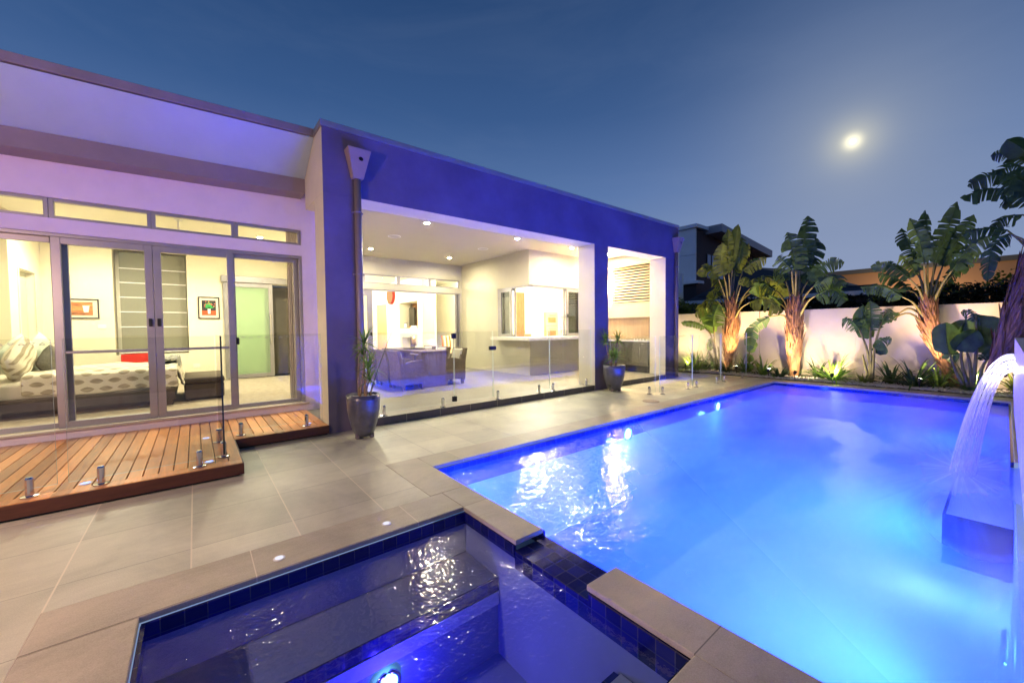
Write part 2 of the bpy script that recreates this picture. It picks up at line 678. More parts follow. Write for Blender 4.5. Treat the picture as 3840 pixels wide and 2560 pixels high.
# open ground around everything, with the pools and the slabs left out
g = MB()
X0, X1, Y0, Y1 = -.6, 12.3, -.5, 4.3
for a in ((-300, -300, 300, Y0), (-300, Y1, 300, 300), (-300, Y0, X0, Y1), (X1, Y0, 300, Y1)):
    g.rect(a[0], a[1], a[2], a[3], -.03)
struct(g, 'ground', GROUND)

# slate paving on three sides of the water
pv = MB()
pv.box(-6, -3, -.028, -.68, 4.95, 0)
pv.box(-.68, 3.17, -.028, 1.59, 7.6, 0)
struct(pv, 'paving', PAVE_W)
pe = MB()
pe.box(1.59, 4.235, -.028, 12.55, 6.06, .0)
pe.box(11.05, 6.06, -.028, 12.3, 7.0, .0)
struct(pe, 'paving', PAVE_E)
# bull-nosed coping round the pool and the spa
cp = MB()
T = .002
def cop(x0, y0, x1, y1):
    cp.box(x0, y0, -.034, x1, y1, T)
cop(-.68, 2.795, 1.705, 3.17)         # north of the spa
cop(-.68, -3, -.268, 2.795)           # west of the spa
cop(-.268, -3, 1.72, .853)            # camera side
cop(1.705, 2.112, 1.965, 3.17)        # tongue between spa and pool
cop(1.59, 3.17, 1.965, 4.235)
cop(1.965, 3.845, 12.0, 4.235)        # house side of the pool
cop(1.72, -3, 1.995, 1.485)           # between spa and pool, near
cop(12.0, -.5, 12.55, 4.235)          # garden end
cop(6.91, -.5, 12.0, -.085)          # far long side, beyond the pier
struct(cp, 'coping', COPE, bevel=.006)

# pool shell
ps = MB()
PZ = -1.35
ps.rect(1.98, -.08, 12.0, 3.84, PZ)
for a, b in (((1.98, -.08), (12.0, -.08)), ((12.0, -.08), (12.0, 3.84)), ((12.0, 3.84), (1.98, 3.84)), ((1.98, 3.84), (1.98, -.08))):
    top = -.14 if (a[0] == b[0] == 1.98 or a[1] == b[1] == -.08) else -.036
    ps.quad((a[0], a[1], PZ), (b[0], b[1], PZ), (b[0], b[1], top), (a[0], a[1], top))
# seat against the far side and a raised entry ledge
ps.box(5.60, -.078, -.82, 7.1, .33, -.36)
struct(ps, 'pool_shell', POOL_SHELL)
wt = MB()
wt.box(2.0, 3.815, -.30, 11.98, 3.838, -.035)
wt.box(11.975, -.06, -.30, 11.998, 3.815, -.035)
wt.box(1.984, 2.13, -.30, 2.006, 3.815, -.035)
wt.box(1.997, -.06, -.30, 2.012, 1.47, -.035)
wt.box(6.91, -.083, -.30, 11.98, -.058, -.035)
struct(wt, 'waterline_tiles', BLUE_TILE)
st_ = MB()
st_.box(5.57, -.077, -.82, 5.598, .35, -.345)
st_.box(5.598, .332, -.82, 7.1, .35, -.345)
struct(st_, 'pool_seat_tiles', paint('navy_plaster', (.0004, .003, .02), .85, .1, 3, .1, 40, spec=.1))
# spillway between spa and pool
sw = MB()
sw.box(1.706, 1.46, -.20, 2.005, 2.125, -.075)
sw.box(1.706, .862, -.20, 1.726, 1.46, -.036)
sw.box(1.700, 2.125, -.125, 1.722, 2.79, -.036)
sw.box(-.262, 2.77, -.125, 1.70, 2.79, -.036)
sw.box(-.264, .862, -.125, -.244, 2.77, -.036)
sw.box(-.244, .862, -.125, 1.70, .878, -.036)
struct(sw, 'spillway_tiles', BLUE_TILE)
sp = MB()
SZ = -.95
sp.rect(-.265, .858, 1.715, 2.79, SZ)
for a, b in (((-.265, .858), (1.715, .858)), ((1.715, .858), (1.715, 2.79)), ((1.715, 2.79), (-.265, 2.79)), ((-.265, 2.79), (-.265, .858))):
    sp.quad((a[0], a[1], SZ), (b[0], b[1], SZ), (b[0], b[1], -.1), (a[0], a[1], -.1))
sp.box(1.716, 1.46, SZ, 1.978, 2.12, -.202)
sp.box(-.263, 2.34, SZ+.002, 1.713, 2.788, -.37)
sp.box(-.263, .86, SZ+.002, .14, 2.34, -.37)
struct(sp, 'spa_shell', SPA_SHELL)
sb = MB()
sb.box(.142, 2.325, -.46, 1.71, 2.338, -.365)
sb.box(.142, .86, -.46, .155, 2.32, -.365)
sb.box(1.32, .87, -.60, 1.36, 1.28, -.36)
sb.box(1.36, 1.24, -.60, 1.70, 1.28, -.36)
struct(sb, 'spa_bench_trim', BLUE_TILE)
sn = MB()
sn.box(.156, 2.318, -.56, 1.705, 2.3265, -.462)
sn.box(1.362, .868, SZ+.004, 1.704, 1.238, -.345)
struct(sn, 'spa_step', PALE_STONE)


def pool_milk(b, p, o):
    # churned, aerated water around the fall, clearing towards the house and the spa
    dx = b.math('DIVIDE', b.math('SUBTRACT', o[0], 5.2), 4.6)
    dy = b.math('DIVIDE', b.math('SUBTRACT', o[1], .2), 2.9)
    r = b.math('SQRT', b.math('ADD', b.math('MULTIPLY', dx, dx), b.math('MULTIPLY', dy, dy)))
    n = b.noise(b.scalevec(p, (.8, 1.4, 1)), .9, 3, .5, .3)
    r = b.math('MULTIPLY_ADD', b.math('SUBTRACT', n, .5), .7, r)
    f = b.ramp(r, [(.05, (.58, .58, .58)), (.6, (.50, .50, .50)), (1.05, (.22, .22, .22))])
    # clearer over the seat by the pier
    sx = b.math('DIVIDE', b.math('SUBTRACT', o[0], 4.9), .95)
    sy = b.math('DIVIDE', b.math('SUBTRACT', o[1], .10), .36)
    q = b.math('SQRT', b.math('ADD', b.math('MULTIPLY', sx, sx), b.math('MULTIPLY', sy, sy)))
    k = b.math('DIVIDE', b.math('SUBTRACT', q, .75), .5, clamp=True)
    return b.math('MULTIPLY', f, b.math('MULTIPLY_ADD', k, .85, .15))


POOLW = water_mat('pool_water', (.88, .95, 1.0), True, (.36, .62, .98), pool_milk)
SPAW = water_mat('spa_water', (.62, .74, 1.0), False, (.5, .5, .6))
pw = MB()
pw.rect(2.004, -.06, 11.98, 3.818, WZ)
pw.rect(2.2, -.15, 6.905, -.06, WZ)
struct(pw, 'water', POOLW)
sv = MB()
sv.rect(-.25, .87, 1.708, 2.775, WZ)
struct(sv, 'water', SPAW)
fl = MB()
fl.rect(1.709, 1.487, 2.003, 2.110, -.066)
struct(fl, 'water', glass('spill_film', (.9, .93, 1.0), .03, .03))

# terrace slab, one step above the paving
tr = MB()
tr.box(1.46, 6.054, 0, 10.42, 12.2, .12)
tr.box(2.4, 12.2, 0, 16, 23, .12)
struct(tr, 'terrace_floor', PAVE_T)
kb = MB()
kb.box(1.985, 6.044, 0.0, 7.33, 6.053, .122)
kb.box(7.83, 6.044, 0.0, 10.42, 6.053, .122)
struct(kb, 'kerb', KERB)
fb = MB()
fb.box(-2.80, 7.7, 0, 2.2, 13.0, .2)
struct(fb, 'bedroom_floor', CARPET)

# garden bed: soil and pale river pebbles
gb = MB()
gb.box(12.551, -3, -.028, 14.0, 9, .015)
gb.box(11.2, 7.0, -.028, 12.551, 9, .015)
struct(gb, 'garden_bed', MULCH)
pb = MB()
ico = [(-.53, 0, .85), (.53, 0, .85), (-.53, 0, -.85), (.53, 0, -.85), (0, .85, .53), (0, .85, -.53), (0, -.85, .53), (0, -.85, -.53), (.85, .53, 0), (-.85, .53, 0), (.85, -.53, 0), (-.85, -.53, 0)]
icf = [(0, 4, 1), (0, 9, 4), (9, 5, 4), (4, 5, 8), (4, 8, 1), (8, 10, 1), (8, 3, 10), (5, 3, 8), (5, 2, 3), (2, 7, 3), (7, 10, 3), (7, 6, 10), (7, 11, 6), (11, 0, 6), (0, 1, 6), (6, 1, 10), (9, 0, 11), (9, 11, 2), (9, 2, 5), (7, 2, 11)]
def stone(mb, x, y, z, s):
    a = random.uniform(0, 6.28)
    ca, sa = math.cos(a), math.sin(a)
    sx, sy, sz = s*random.uniform(.8, 1.5), s*random.uniform(.7, 1.1), s*random.uniform(.45, .8)
    mb.add([(x+(px*sx)*ca-(py*sy)*sa, y+(px*sx)*sa+(py*sy)*ca, z+pz*sz) for px, py, pz in ico], icf)
for i in range(3400):
    t = random.random()
    x = 12.56+abs(random.gauss(0, .34)) if t < .8 else random.uniform(12.5, 13.6)
    y = random.uniform(-1.2, 7.4)
    if y > 6.1 and t > .4: x = random.uniform(11.25, 13.2)
    if x < 12.57 and y < 6.95: continue
    if x > 13.9: continue
    stone(pb, x, y, .02+.02*random.random(), random.uniform(.018, .036))
tag(pb.build('river_pebbles', PEBBLE, smooth=True), kind='stuff', label='pale river pebbles covering the garden bed at the end of the pool', cat='pebbles')

# ================================================================== HOUSE
house = thing('house', 'low modern house of cream render with a big charcoal portal frame over its terrace', 'house', (1.46, 7.0, 0))
H = house
# --- portal frame
m = MB()
m.box(1.46, 6.04, 0, 1.98, 6.54, 3.43)
m.box(7.33, 6.04, 0, 7.83, 6.54, 3.43)
m.box(10.42, 6.04, 0, 11.10, 6.54, 3.43)
m.box(1.46, 6.04, 3.432, 11.10, 6.54, 4.34)
m.box(1.46, 6.542, 3.432, 1.98, 7.14, 4.34)
m.build('portal_frame', CREAM, H, bevel=.006)
m = MB()
for a in ((1.463, 0.002, 1.977, 3.428), (7.333, .002, 7.827, 3.428), (10.423, .002, 11.097, 3.428), (1.463, 3.430, 11.097, 4.338)):
    m.box(a[0], 6.028, a[1], a[2], 6.039, a[3])
m.build('portal_face', DARKP, H, )
m = MB()
m.box(1.44, 6.015, 4.342, 11.12, 6.60, 4.43)
m.box(1.44, 6.602, 4.342, 2.02, 7.16, 4.43)
m.build('parapet_capping', ROOFM, H, bevel=.008)
# --- downpipes with rain heads
def downpipe(x, ztop, r, hood):
    d = MB()
    d.tube([(x, 5.975, .03), (x, 5.975, ztop-.38)], r, 14)
    o = d.build('downpipe', paint('downpipe_paint', (.26, .205, .19), .35, .06, 3, 0), H, smooth=True)
    h = MB()
    q0, q1, dd = hood*.45, hood, .10
    zt, zb = ztop, ztop-.40
    vs = [(x-q0, 5.92, zb), (x+q0, 5.92, zb), (x+q0, 6.026, zb), (x-q0, 6.026, zb), (x-q1, 5.83, zt), (x+q1, 5.83, zt), (x+q1, 6.026, zt), (x-q1, 6.026, zt)]
    h.add(vs, [(3, 2, 1, 0), (4, 5, 6, 7), (0, 1, 5, 4), (1, 2, 6, 5), (2, 3, 7, 6), (3, 0, 4, 7)])
    rh = h.build('rain_head', paint('rain_head_paint', (.34, .26, .23), .4, .06, 3, 0), o, bevel=.006)
    k = MB()
    k.disc((x+.02, 5.828+.02, zt-.14), .032, (0, -1, .2))
    k.build('overflow_hole', BLACK, rh)
    for z in (1.2, 2.3, 3.2):
        c = MB()
        c.tube([(x, 5.975, z-.012), (x, 5.975, z+.012)], r+.006, 14)
        c.box(x-r-.03, 5.99, z-.01, x+r+.03, 6.026, z+.01)
        c.build('bracket', FASCIA, o)
downpipe(1.92, 4.08, .050, .165)
downpipe(10.90, 4.02, .055, .16)

# --- bedroom facade
m = MB()
YB = 7.5
sk = None
m.box(-4.6, YB-.02, .0, 1.62, YB+.16, .235)              # hob under the doors
m.box(-4.6, YB, 2.745, 1.62, YB+.16, 2.925)              # band between doors and transoms
m.box(1.455, YB, .235, 1.62, YB+.16, 2.745)
m.box(1.452, YB, 2.925, 1.62, YB+.16, 3.18)
m.box(1.62, YB-.006, 0, 2.2, YB+.16, 3.42)
m.box(-4.6, YB, 3.18, 2.2, YB+.16, 4.2)
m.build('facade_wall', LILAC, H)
m = MB()
m.box(-4.6, YB-.075, .236, 1.50, YB-.021, .262)
m.build('door_sill', paint('sill_stone', (.50, .45, .37), .5, .1, 6, .1), H, bevel=.004)
# transom windows
tx = [-4.4, -3.35, -2.42, -1.385, -.43, .53, 1.452]
for i in range(6):
    x0, x1 = tx[i], tx[i+1]
    if i < 2: continue
    f = MB()
    y0, y1 = YB+.02, YB+.10
    z0, z1 = 2.927, 3.178
    f.box(x0, y0, z0, x0+.045, y1, z1)
    f.box(x1-.045, y0, z0, x1-.002, y1, z1)
    f.box(x0+.045, y0, z0, x1-.045, y1, z0+.035)
    f.box(x0+.045, y0, z1-.04, x1-.045, y1, z1)
    w = f.build('transom_window', ALU, H, bevel=.004)
    p = MB()
    p.quad((x0+.045, YB+.06, z0+.03), (x1-.045, YB+.06, z0+.03), (x1-.045, YB+.06, z1-.035), (x0+.045, YB+.06, z1-.035))
    p.build('pane', PANE, w)
# sliding doors
def door_leaf(x0, x1, y, z0, z1, fw=.07, rail=None, handle=None, mat=ALU, pane=PANE, parent=None, nm='sliding_door', ax='x'):
    f = MB()
    t = .045
    def bx(a0, b0, c0, a1, b1, c1):
        if ax == 'x': f.box(a0, b0, c0, a1, b1, c1)
        else: f.box(b0, a0, c0, b1, a1, c1)
    bx(x0, y, z0, x0+fw, y+t, z1)
    bx(x1-fw, y, z0, x1, y+t, z1)
    bx(x0+fw, y, z0, x1-fw, y+t, z0+fw)
    bx(x0+fw, y, z1-fw, x1-fw, y+t, z1)
    if rail: bx(x0+fw, y+.006, rail-.018, x1-fw, y+t-.006, rail+.018)
    o = f.build(nm, mat, parent or H, bevel=.004)
    p = MB()
    yy = y+t/2
    q = [(x0+fw, z0+fw), (x1-fw, z0+fw), (x1-fw, z1-fw), (x0+fw, z1-fw)]
    if rail:
        for a, b_ in ((z0+fw, rail-.018), (rail+.018, z1-fw)):
            p.add([((x, yy, z) if ax == 'x' else (yy, x, z)) for x, z in ((x0+fw, a), (x1-fw, a), (x1-fw, b_), (x0+fw, b_))], [(0, 1, 2, 3)])
    else:
        p.add([((x, yy, z) if ax == 'x' else (yy, x, z)) for x, z in q], [(0, 1, 2, 3)])
    p.build('pane', pane, o)
    if handle:
        h = MB()
        hx, hz = handle
        if ax == 'x': h.box(hx-.022, y-.03, hz-.055, hx+.018, y-.001, hz+.055)
        else: h.box(y-.03, hx-.022, hz-.075, y-.001, hx+.022, hz+.075)
        h.build('handle', BLACK, o, bevel=.008)
    return o
zd0, zd1 = .263, 2.70
fr = MB()
fr.box(-4.4, YB+.012, 2.70, 1.452, YB+.15, 2.743)
fr.box(1.405, YB+.012, .263, 1.452, YB+.15, 2.70)
fr.build('door_frame', ALU, H, bevel=.004)
d1 = door_leaf(-2.50, -1.33, YB+.085, zd0, zd1, .07)
d2 = door_leaf(-1.385, -.435, YB+.02, zd0, zd1, .085, 1.235, (-.475, 1.62))
d3 = door_leaf(-.43, .50, YB+.02, zd0, zd1, .085, 1.235, (-.385, 1.62))
d4 = door_leaf(.455, 1.403, YB+.085, zd0, zd1, .065, None, (.53, 1.33))
door_leaf(-1.33, -.40, YB+.132, zd0, zd1, .075)
door_leaf(-3.6, -2.52, YB+.085, zd0, zd1, .07)
# small etched triangles that make the glass visible
def decals(xs, y, z, par):
    for i, x in enumerate(xs):
        k = MB()
        s = .025
        up = i % 2
        a, b_, c = (x-s, z+(0 if up else s)), (x+s, z+(0 if up else s)), (x, z+(s if up else 0))
        for p, q in ((a, b_), (b_, c), (c, a)):
            d = Vector((q[0]-p[0], 0, q[1]-p[1])).normalized()
            n = Vector((d.z, 0, -d.x))*.0028
            P, Q = Vector((p[0], y, p[1])), Vector((q[0], y, q[1]))
            k.quad(P-n, Q-n, Q+n, P+n)
        k.build('decal', ALU, par)
decals([-1.93+.085*i for i in range(7)], YB+.10, 1.34, d1)
decals([.60+.105*i for i in range(7)], YB+.10, 1.37, d4)

# --- eaves over the bedroom, rising outwards
def zs(x): return .028*(x-1.46)
m = MB()
prof = [(7.135, 3.93), (6.455, 4.345), (6.455, 4.36), (7.135, 3.945)]
for (ya, za), (yb, zb) in (((7.135, 3.925), (6.47, 4.335)),):
    m.add([(-6, ya, za+zs(-6)), (1.458, ya, za), (1.458, yb, zb), (-6, yb, zb+zs(-6))], [(0, 1, 2, 3)])
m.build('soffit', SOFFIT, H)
m = MB()
m.box(-6, 6.43, 4.345, 1.458, 6.469, 4.445, zs)
m.build('fascia', FASCIA, H)
m = MB()
m.box(-6, 7.13, 3.70, 1.458, 7.165, 3.922, zs)
m.box(-6, 7.165, 3.70, 1.458, YB-.002, 3.725, zs)
m.build('box_gutter', paint('gutter_paint', (.26, .215, .24), .55, .08, 3, .05), H)
m = MB()
m.add([(-6, 6.44, 4.45+zs(-6)), (1.42, 6.44, 4.45), (1.42, 13.2, 4.46), (-6, 13.2, 4.3)], [(0, 1, 2, 3)])
m.box(2.03, 6.61, 4.345, 11.09, 8.54, 4.36)
m.box(2.03, 8.541, 4.345, 15.6, 23.4, 4.36)
m.build('roof', ROOFM, H)

# --- bedroom interior
m = MB()
m.box(-2.95, 7.66, .2, -2.80, 11.10, 3.70)
m.box(-2.80, 11.10, .2, -2.55, 11.6, 3.70)
m.box(-2.70, 12.55, .2, -2.55, 13.0, 3.70)
m.box(-2.70, 11.6, 2.72, -2.55, 12.55, 3.70)
m.box(-2.70, 13.0, .2, -1.45, 13.15, 3.70)
m.box(-1.45, 13.0, 3.44, -.12, 13.15, 3.70)
m.box(-1.45, 13.0, .2, -.12, 13.15, .95)
m.box(-.12, 13.0, .2, 1.55, 13.15, 3.70)
m.box(1.55, 13.0, 2.78, 2.2, 13.15, 3.70)
m.box(2.2, 7.66, .121, 2.35, 13.15, 3.70)
m.box(-1.45, 13.45, .2, -.12, 13.5, 3.7)
m.box(-1.50, 13.15, .2, -1.45, 13.5, 3.7)
m.box(-.12, 13.15, .2, -.07, 13.5, 3.7)
m.build('bedroom_wall', CREAM_IN, H)
m = MB()
m.box(-2.95, 7.66, 3.70, 2.35, 13.5, 3.76)
m.build('bedroom_ceiling', CEIL, H)
m = MB()     # passage door in the left wall, ajar
m.box(-2.56, 11.53, .2, -2.535, 11.6, 2.79)
m.box(-2.56, 12.55, .2, -2.535, 12.62, 2.79)
m.box(-2.56, 11.6, 2.72, -2.535, 12.55, 2.79)
o = m.build('passage_door', CREAM, H, bevel=.004)
m = MB()
m.box(-2.70, 11.61, .21, -2.66, 12.54, 2.715)
m.build('leaf', paint('door_leaf_paint', (.60, .62, .48), .6, .03, 2, 0), o)
# ensuite: sliding frosted door on a rail
m = MB()
m.box(.58, 12.90, 2.80, 2.10, 12.985, 2.965)
rail = m.build('door_rail', ALU, H, bevel=.005)
o = door_leaf(.62, 1.74, 12.92, .22, 2.78, .10, None, None, ALU, FROST, H, 'ensuite_door')
m = MB()
m.box(1.64, 12.87, 1.15, 1.69, 12.915, 1.95)
m.build('handle', CHROME, o, bevel=.01)
m = MB()
m.box(1.50, 13.6, .2, 2.3, 13.7, 2.78)
m.box(1.45, 13.15, .2, 1.5, 13.7, 2.78)
m.build('ensuite_wall', paint('dark_tile_wall', (.115, .10, .065), .5, .1, 3, .1), H)
# switch plates
for x, z in ((-1.66, 1.625), (.02, .62)):
    m = MB()
    m.box(x-.07, 12.988, z-.05, x+.07, 12.999, z+.05)
    m.build('switch_plate', WHITE, H, bevel=.003)

# --- terrace ceiling and walls
m = MB()
m.box(1.98, 6.541, 3.73, 10.95, 12.2, 3.77)
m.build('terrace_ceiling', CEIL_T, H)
m = MB()
YK = 12.2
m.box(2.35, YK, 3.20, 7.5, YK+.15, 3.73)
m.box(2.35, YK, 2.74, 7.5, YK+.15, 2.92)
m.box(7.42, YK, .12, 7.5, YK+.15, 2.74)
m.box(7.40, YK, 2.92, 7.5, YK+.15, 3.20)
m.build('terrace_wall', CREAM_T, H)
tx = [2.37, 2.95, 4.02, 5.14, 6.24, 7.40]
for x0, x1 in zip(tx, tx[1:]):
    f = MB()
    f.box(x0, YK+.02, 2.922, x0+.07, YK+.10, 3.198)
    f.box(x1-.05, YK+.02, 2.922, x1-.002, YK+.10, 3.198)
    f.box(x0+.07, YK+.02, 2.922, x1-.05, YK+.10, 2.95)
    f.box(x0+.07, YK+.02, 3.16, x1-.05, YK+.10, 3.198)
    w = f.build('transom_window', ALU, H, bevel=.004)
    p = MB()
    p.quad((x0+.07, YK+.06, 2.95), (x1-.05, YK+.06, 2.95), (x1-.05, YK+.06, 3.16), (x0+.07, YK+.06, 3.16))
    p.build('pane', PANE, w)
f = MB()
f.box(2.37, YK+.015, 2.70, 7.42, YK+.14, 2.74)
f.box(7.36, YK+.015, .121, 7.42, YK+.14, 2.70)
f.box(7.23, YK+.03, .121, 7.30, YK+.075, 2.70)
f.box(7.30, YK+.08, .121, 7.36, YK+.12, 2.70)
f.build('door_frame', ALU, H, bevel=.004)
door_leaf(2.95, 4.30, YK+.03, .125, 2.698, .16, None, (4.24, 1.36))
door_leaf(2.40, 4.06, YK+.085, .125, 2.698, .13)

# --- kitchen block with the corner servery
m = MB()
XK, YS = 7.5, 8.55
m.box(XK, YS, 2.73, XK+.16, 12.2, 3.73)
m.box(XK+.16, YS, 2.73, 10.95, YS+.16, 3.73)
m.box(XK, YS, .12, XK+.16, 10.07, 1.13)
m.box(XK+.16, YS, .12, 10.95, YS+.16, 1.13)
m.box(XK, 10.07, .12, XK+.16, 12.2, 2.73)
m.box(9.70, YS, 1.13, 10.95, YS+.16, 2.73)
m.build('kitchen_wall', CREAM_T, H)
m = MB()
m.box(7.21, 8.24, 1.132, XK+.5, 10.08, 1.225)
m.box(XK+.5, 8.24, 1.132, 9.9, YS+.5, 1.225)
m.build('servery_bench', STONEW, H, bevel=.006)
# servery sashes
fr = MB()
fr.box(XK+.01, 10.0, 1.227, XK+.13, 10.07, 2.728)
fr.box(XK+.01, 8.58, 2.69, XK+.13, 10.0, 2.728)
fr.box(XK+.13, YS+.01, 2.69, 9.70, YS+.13, 2.728)
fr.build('servery_frame', ALU, H, bevel=.003)
door_leaf(9.40, 10.0, XK+.02, 1.23, 2.688, .085, None, None, ALU, PANE_D, H, 'servery_window', 'y')
door_leaf(9.28, 9.9, XK+.075, 1.23, 2.688, .06, None, None, ALU, PANE, H, 'servery_window', 'y')
door_leaf(9.06, 9.70, YS+.02, 1.23, 2.688, .085, None, (9.10, 1.86), ALU, PANE_D, H, 'servery_window', 'x')
door_leaf(9.0, 9.62, YS+.075, 1.23, 2.688, .05, None, None, ALU, PANE, H, 'servery_window', 'x')
# --- barbecue nook: end wall with louvres
m = MB()
m.box(10.95, 6.541, .0, 11.10, 6.86, 4.33)
m.box(10.95, 6.86, .0, 11.10, 8.31, 2.27)
m.box(10.95, 6.86, 3.44, 11.10, 8.31, 4.33)
m.box(10.95, 8.31, .0, 11.10, 8.71, 4.33)
m.box(10.62, 6.56, 3.44, 10.949, 8.54, 3.727)
m.box(10.80, 6.56, 1.79, 10.949, 8.54, 2.18)
m.build('nook_wall', CREAM_T, H)
m = MB()
m.box(10.90, 6.87, 1.10, 10.949, 8.54, 1.789)
m.build('splashback', SPLASH, H)
f = MB()
f.box(10.93, 6.80, 2.25, 10.985, 6.86, 3.46)
f.box(10.93, 8.25, 2.25, 10.985, 8.31, 3.46)
f.box(10.93, 6.86, 2.25, 10.985, 8.25, 2.275)
lv = f.build('louvre_screen', LOUVRE, H)
for i in range(13):
    z = 2.30+i*.088
    b = MB()
    b.add([(10.90, 6.865, z), (10.90, 8.245, z), (10.99, 8.245, z+.045), (10.99, 6.865, z+.045), (10.90, 6.865, z+.012), (10.90, 8.245, z+.012), (10.99, 8.245, z+.057), (10.99, 6.865, z+.057)],
          [(0, 1, 2, 3), (7, 6, 5, 4), (0, 4, 5, 1), (1, 5, 6, 2), (2, 6, 7, 3), (3, 7, 4, 0)])
    b.build('louvre_blade', LOUVRE, lv)
b = MB()
b.quad((11.03, 6.87, 2.28), (11.03, 8.24, 2.28), (11.03, 8.24, 3.45), (11.03, 6.87, 3.45))
b.build('insect_screen', PANE_D, lv)

# --- living room and kitchen seen through the openings
m = MB()
m.box(7.4, 15.17, .12, 7.95, 15.62, 3.72)
m.box(7.4, 17.52, .12, 7.95, 19.07, 3.72)
m.box(7.4, 15.62, 2.70, 7.95, 17.52, 3.72)
m.box(7.4, 15.62, 1.17, 7.95, 17.52, 1.54)
m.box(7.4, 15.62, .12, 7.95, 15.9, 1.17)
m.box(7.4, 17.28, .12, 7.95, 17.52, 1.17)
m.box(7.4, 15.9, .12, 7.95, 17.28, .60)
m.box(8.05, 15.3, .12, 8.1, 18.4, 3.72)
m.box(7.4, 19.07, 2.75, 7.95, 20.55, 3.72)
m.box(7.4, 20.55, .12, 7.95, 23, 3.72)
m.box(2.35, 13.5, .12, 2.4, 23.0, 3.72)
m.box(2.4, 23.0, .12, 16, 23.15, 3.72)
m.box(9.9, 13.5, .12, 16, 13.65, 3.72)
m.box(9.75, 13.5, .12, 9.9, 23, 3.72)
m.box(16, 8.55, .12, 16.15, 23.15, 3.72)
m.box(11.10, 8.56, .12, 16, 8.71, 3.72)
m.build('living_wall', CREAM_IN, H)
m = MB()
m.box(7.401, 15.155, .12, 7.949, 15.169, 3.72)
m.build('chimney_face', paint('sand_plaster', (.62, .46, .27), .8, .05, 2, .1), H)
m = MB()
m.box(2.35, 12.351, 3.72, 16, 23.15, 3.78)
m.box(7.661, 8.711, 3.72, 16, 12.351, 3.78)
m.build('living_ceiling', CEIL, H)
m = MB()
m.box(7.46, 19.09, .12, 7.50, 20.53, 2.74)
m.build('interior_door', DOORW, H)
m = MB()
m.box(7.385, 15.72, 1.155, 7.399, 17.46, 1.29)
m.box(7.385, 17.30, .58, 7.399, 17.46, 1.155)
m.box(7.385, 15.72, .58, 7.399, 15.89, 1.155)
m.build('fireplace_surround', paint('stone_surround', (.60, .54, .42), .6, .08, 5, .1), H)
m = MB()
m.box(7.80, 15.9, .602, 7.94, 17.28, 1.168)
m.build('firebox', paint('firebox_brick', (.20, .16, .10), .8, .25, 8, .2), H)

# ================================================================== DECK
deck = thing('timber_deck', 'oiled timber deck with dark fascia along the bedroom doors', 'deck', (0, 5.6, 0))
dk = MB()
xs = -4.6
bw, gap = .11, .008
k = int((xs-.35)/bw)-1
x = .35-bw*45
while x < .345:
    if x > -4.7:
        dk.box(x+gap/2, 5.035, .112, x+bw-gap/2, 7.478, .136)
    x += bw
x = .35
while x < 1.44:
    dk.box(x+gap/2, 6.15, .112, min(x+bw-gap/2, 1.452), 7.478, .136)
    x += bw
dk.box(-4.6, 4.885, .112, .345, 5.03, .137)
dk.box(.35, 6.005, .112, 1.452, 6.145, .137)
dk.build('decking', DECK, deck, bevel=.003, seg=1)
m = MB()
m.box(-4.6, 4.868, .022, .358, 4.884, .132)
m.box(.346, 4.885, .022, .358, 6.0, .132)
m.box(.359, 5.99, .022, 1.452, 6.004, .132)
m.build('fascia_board', DECKF, deck, bevel=.002, seg=1)
m = MB()
m.box(-4.6, 4.92, .001, .32, 7.4, .10)
m.box(.32, 6.04, .001, 1.44, 7.4, .10)
m.build('subframe', BLACK, deck)

# ================================================================== GLASS FENCES
def spigot(par, x, y, z, h=.165, r=.026, flange=True):
    s = MB()
    s.lathe([(r, 0), (r, h-.016), (r*.72, h)], (x, y, z), 10)
    o = s.build('spigot', CHROME, par, smooth=False)
    if flange:
        f = MB()
        f.lathe([(.055, 0), (.055, .008), (.03, .014)], (x, y, z+.001), 18)
        f.build('base_plate', CHROME, o)
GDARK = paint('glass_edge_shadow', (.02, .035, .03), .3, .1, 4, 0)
def gpanel(par, p0, p1, z0, z1, t=.015, edge=None):
    p0, p1 = Vector((*p0, 0)), Vector((*p1, 0))
    d = (p1-p0).normalized()
    n = Vector((-d.y, d.x, 0))*t/2
    m = MB()
    m.cur = 0
    c = [p0-n, p1-n, p1+n, p0+n]
    lo = [(v.x, v.y, z0) for v in c]
    hi = [(v.x, v.y, z1) for v in c]
    m.add(lo+hi, [(0, 1, 5, 4)])
    m.add(lo+hi, [(2, 3, 7, 6)])
    m.cur = 1
    m.add(lo+hi, [(4, 5, 6, 7), (3, 2, 1, 0), (1, 2, 6, 5), (3, 0, 4, 7)])
    return m.build('glass_panel', [FENCE_GL, edge or GLEDGE], par)
f1 = thing('glass_fence', 'frameless glass fence turning a corner on the timber deck', 'fence', (-.4, 5.01, .136))
gpanel(f1, (-2.5, 5.01), (-.945, 5.01), .205, 1.437)
gpanel(f1, (-.88, 5.01), (.148, 5.01), .205, 1.437)
gpanel(f1, (.205, 5.06), (.205, 6.10), .205, 1.437, edge=GDARK)
gpanel(f1, (.26, 6.17), (1.41, 6.17), .205, 1.437)
for x, y in ((-2.1, 5.01), (-1.10, 5.01), (-.686, 5.01), (0, 5.01), (.205, 5.24), (.19, 5.965), (.432, 6.17), (1.20, 6.17)):
    spigot(f1, x, y, .137)
f2 = thing('glass_fence', 'frameless glass fence with a gate along the terrace step', 'fence', (4.6, 6.11, .12))
gpanel(f2, (2.0, 6.13), (3.575, 6.13), .18, 1.437)
gt = gpanel(f2, (3.592, 6.13), (4.425, 6.13), .18, 1.437)
gpanel(f2, (4.445, 6.13), (5.93, 6.13), .18, 1.437)
gpanel(f2, (5.95, 6.13), (7.30, 6.13), .18, 1.437)
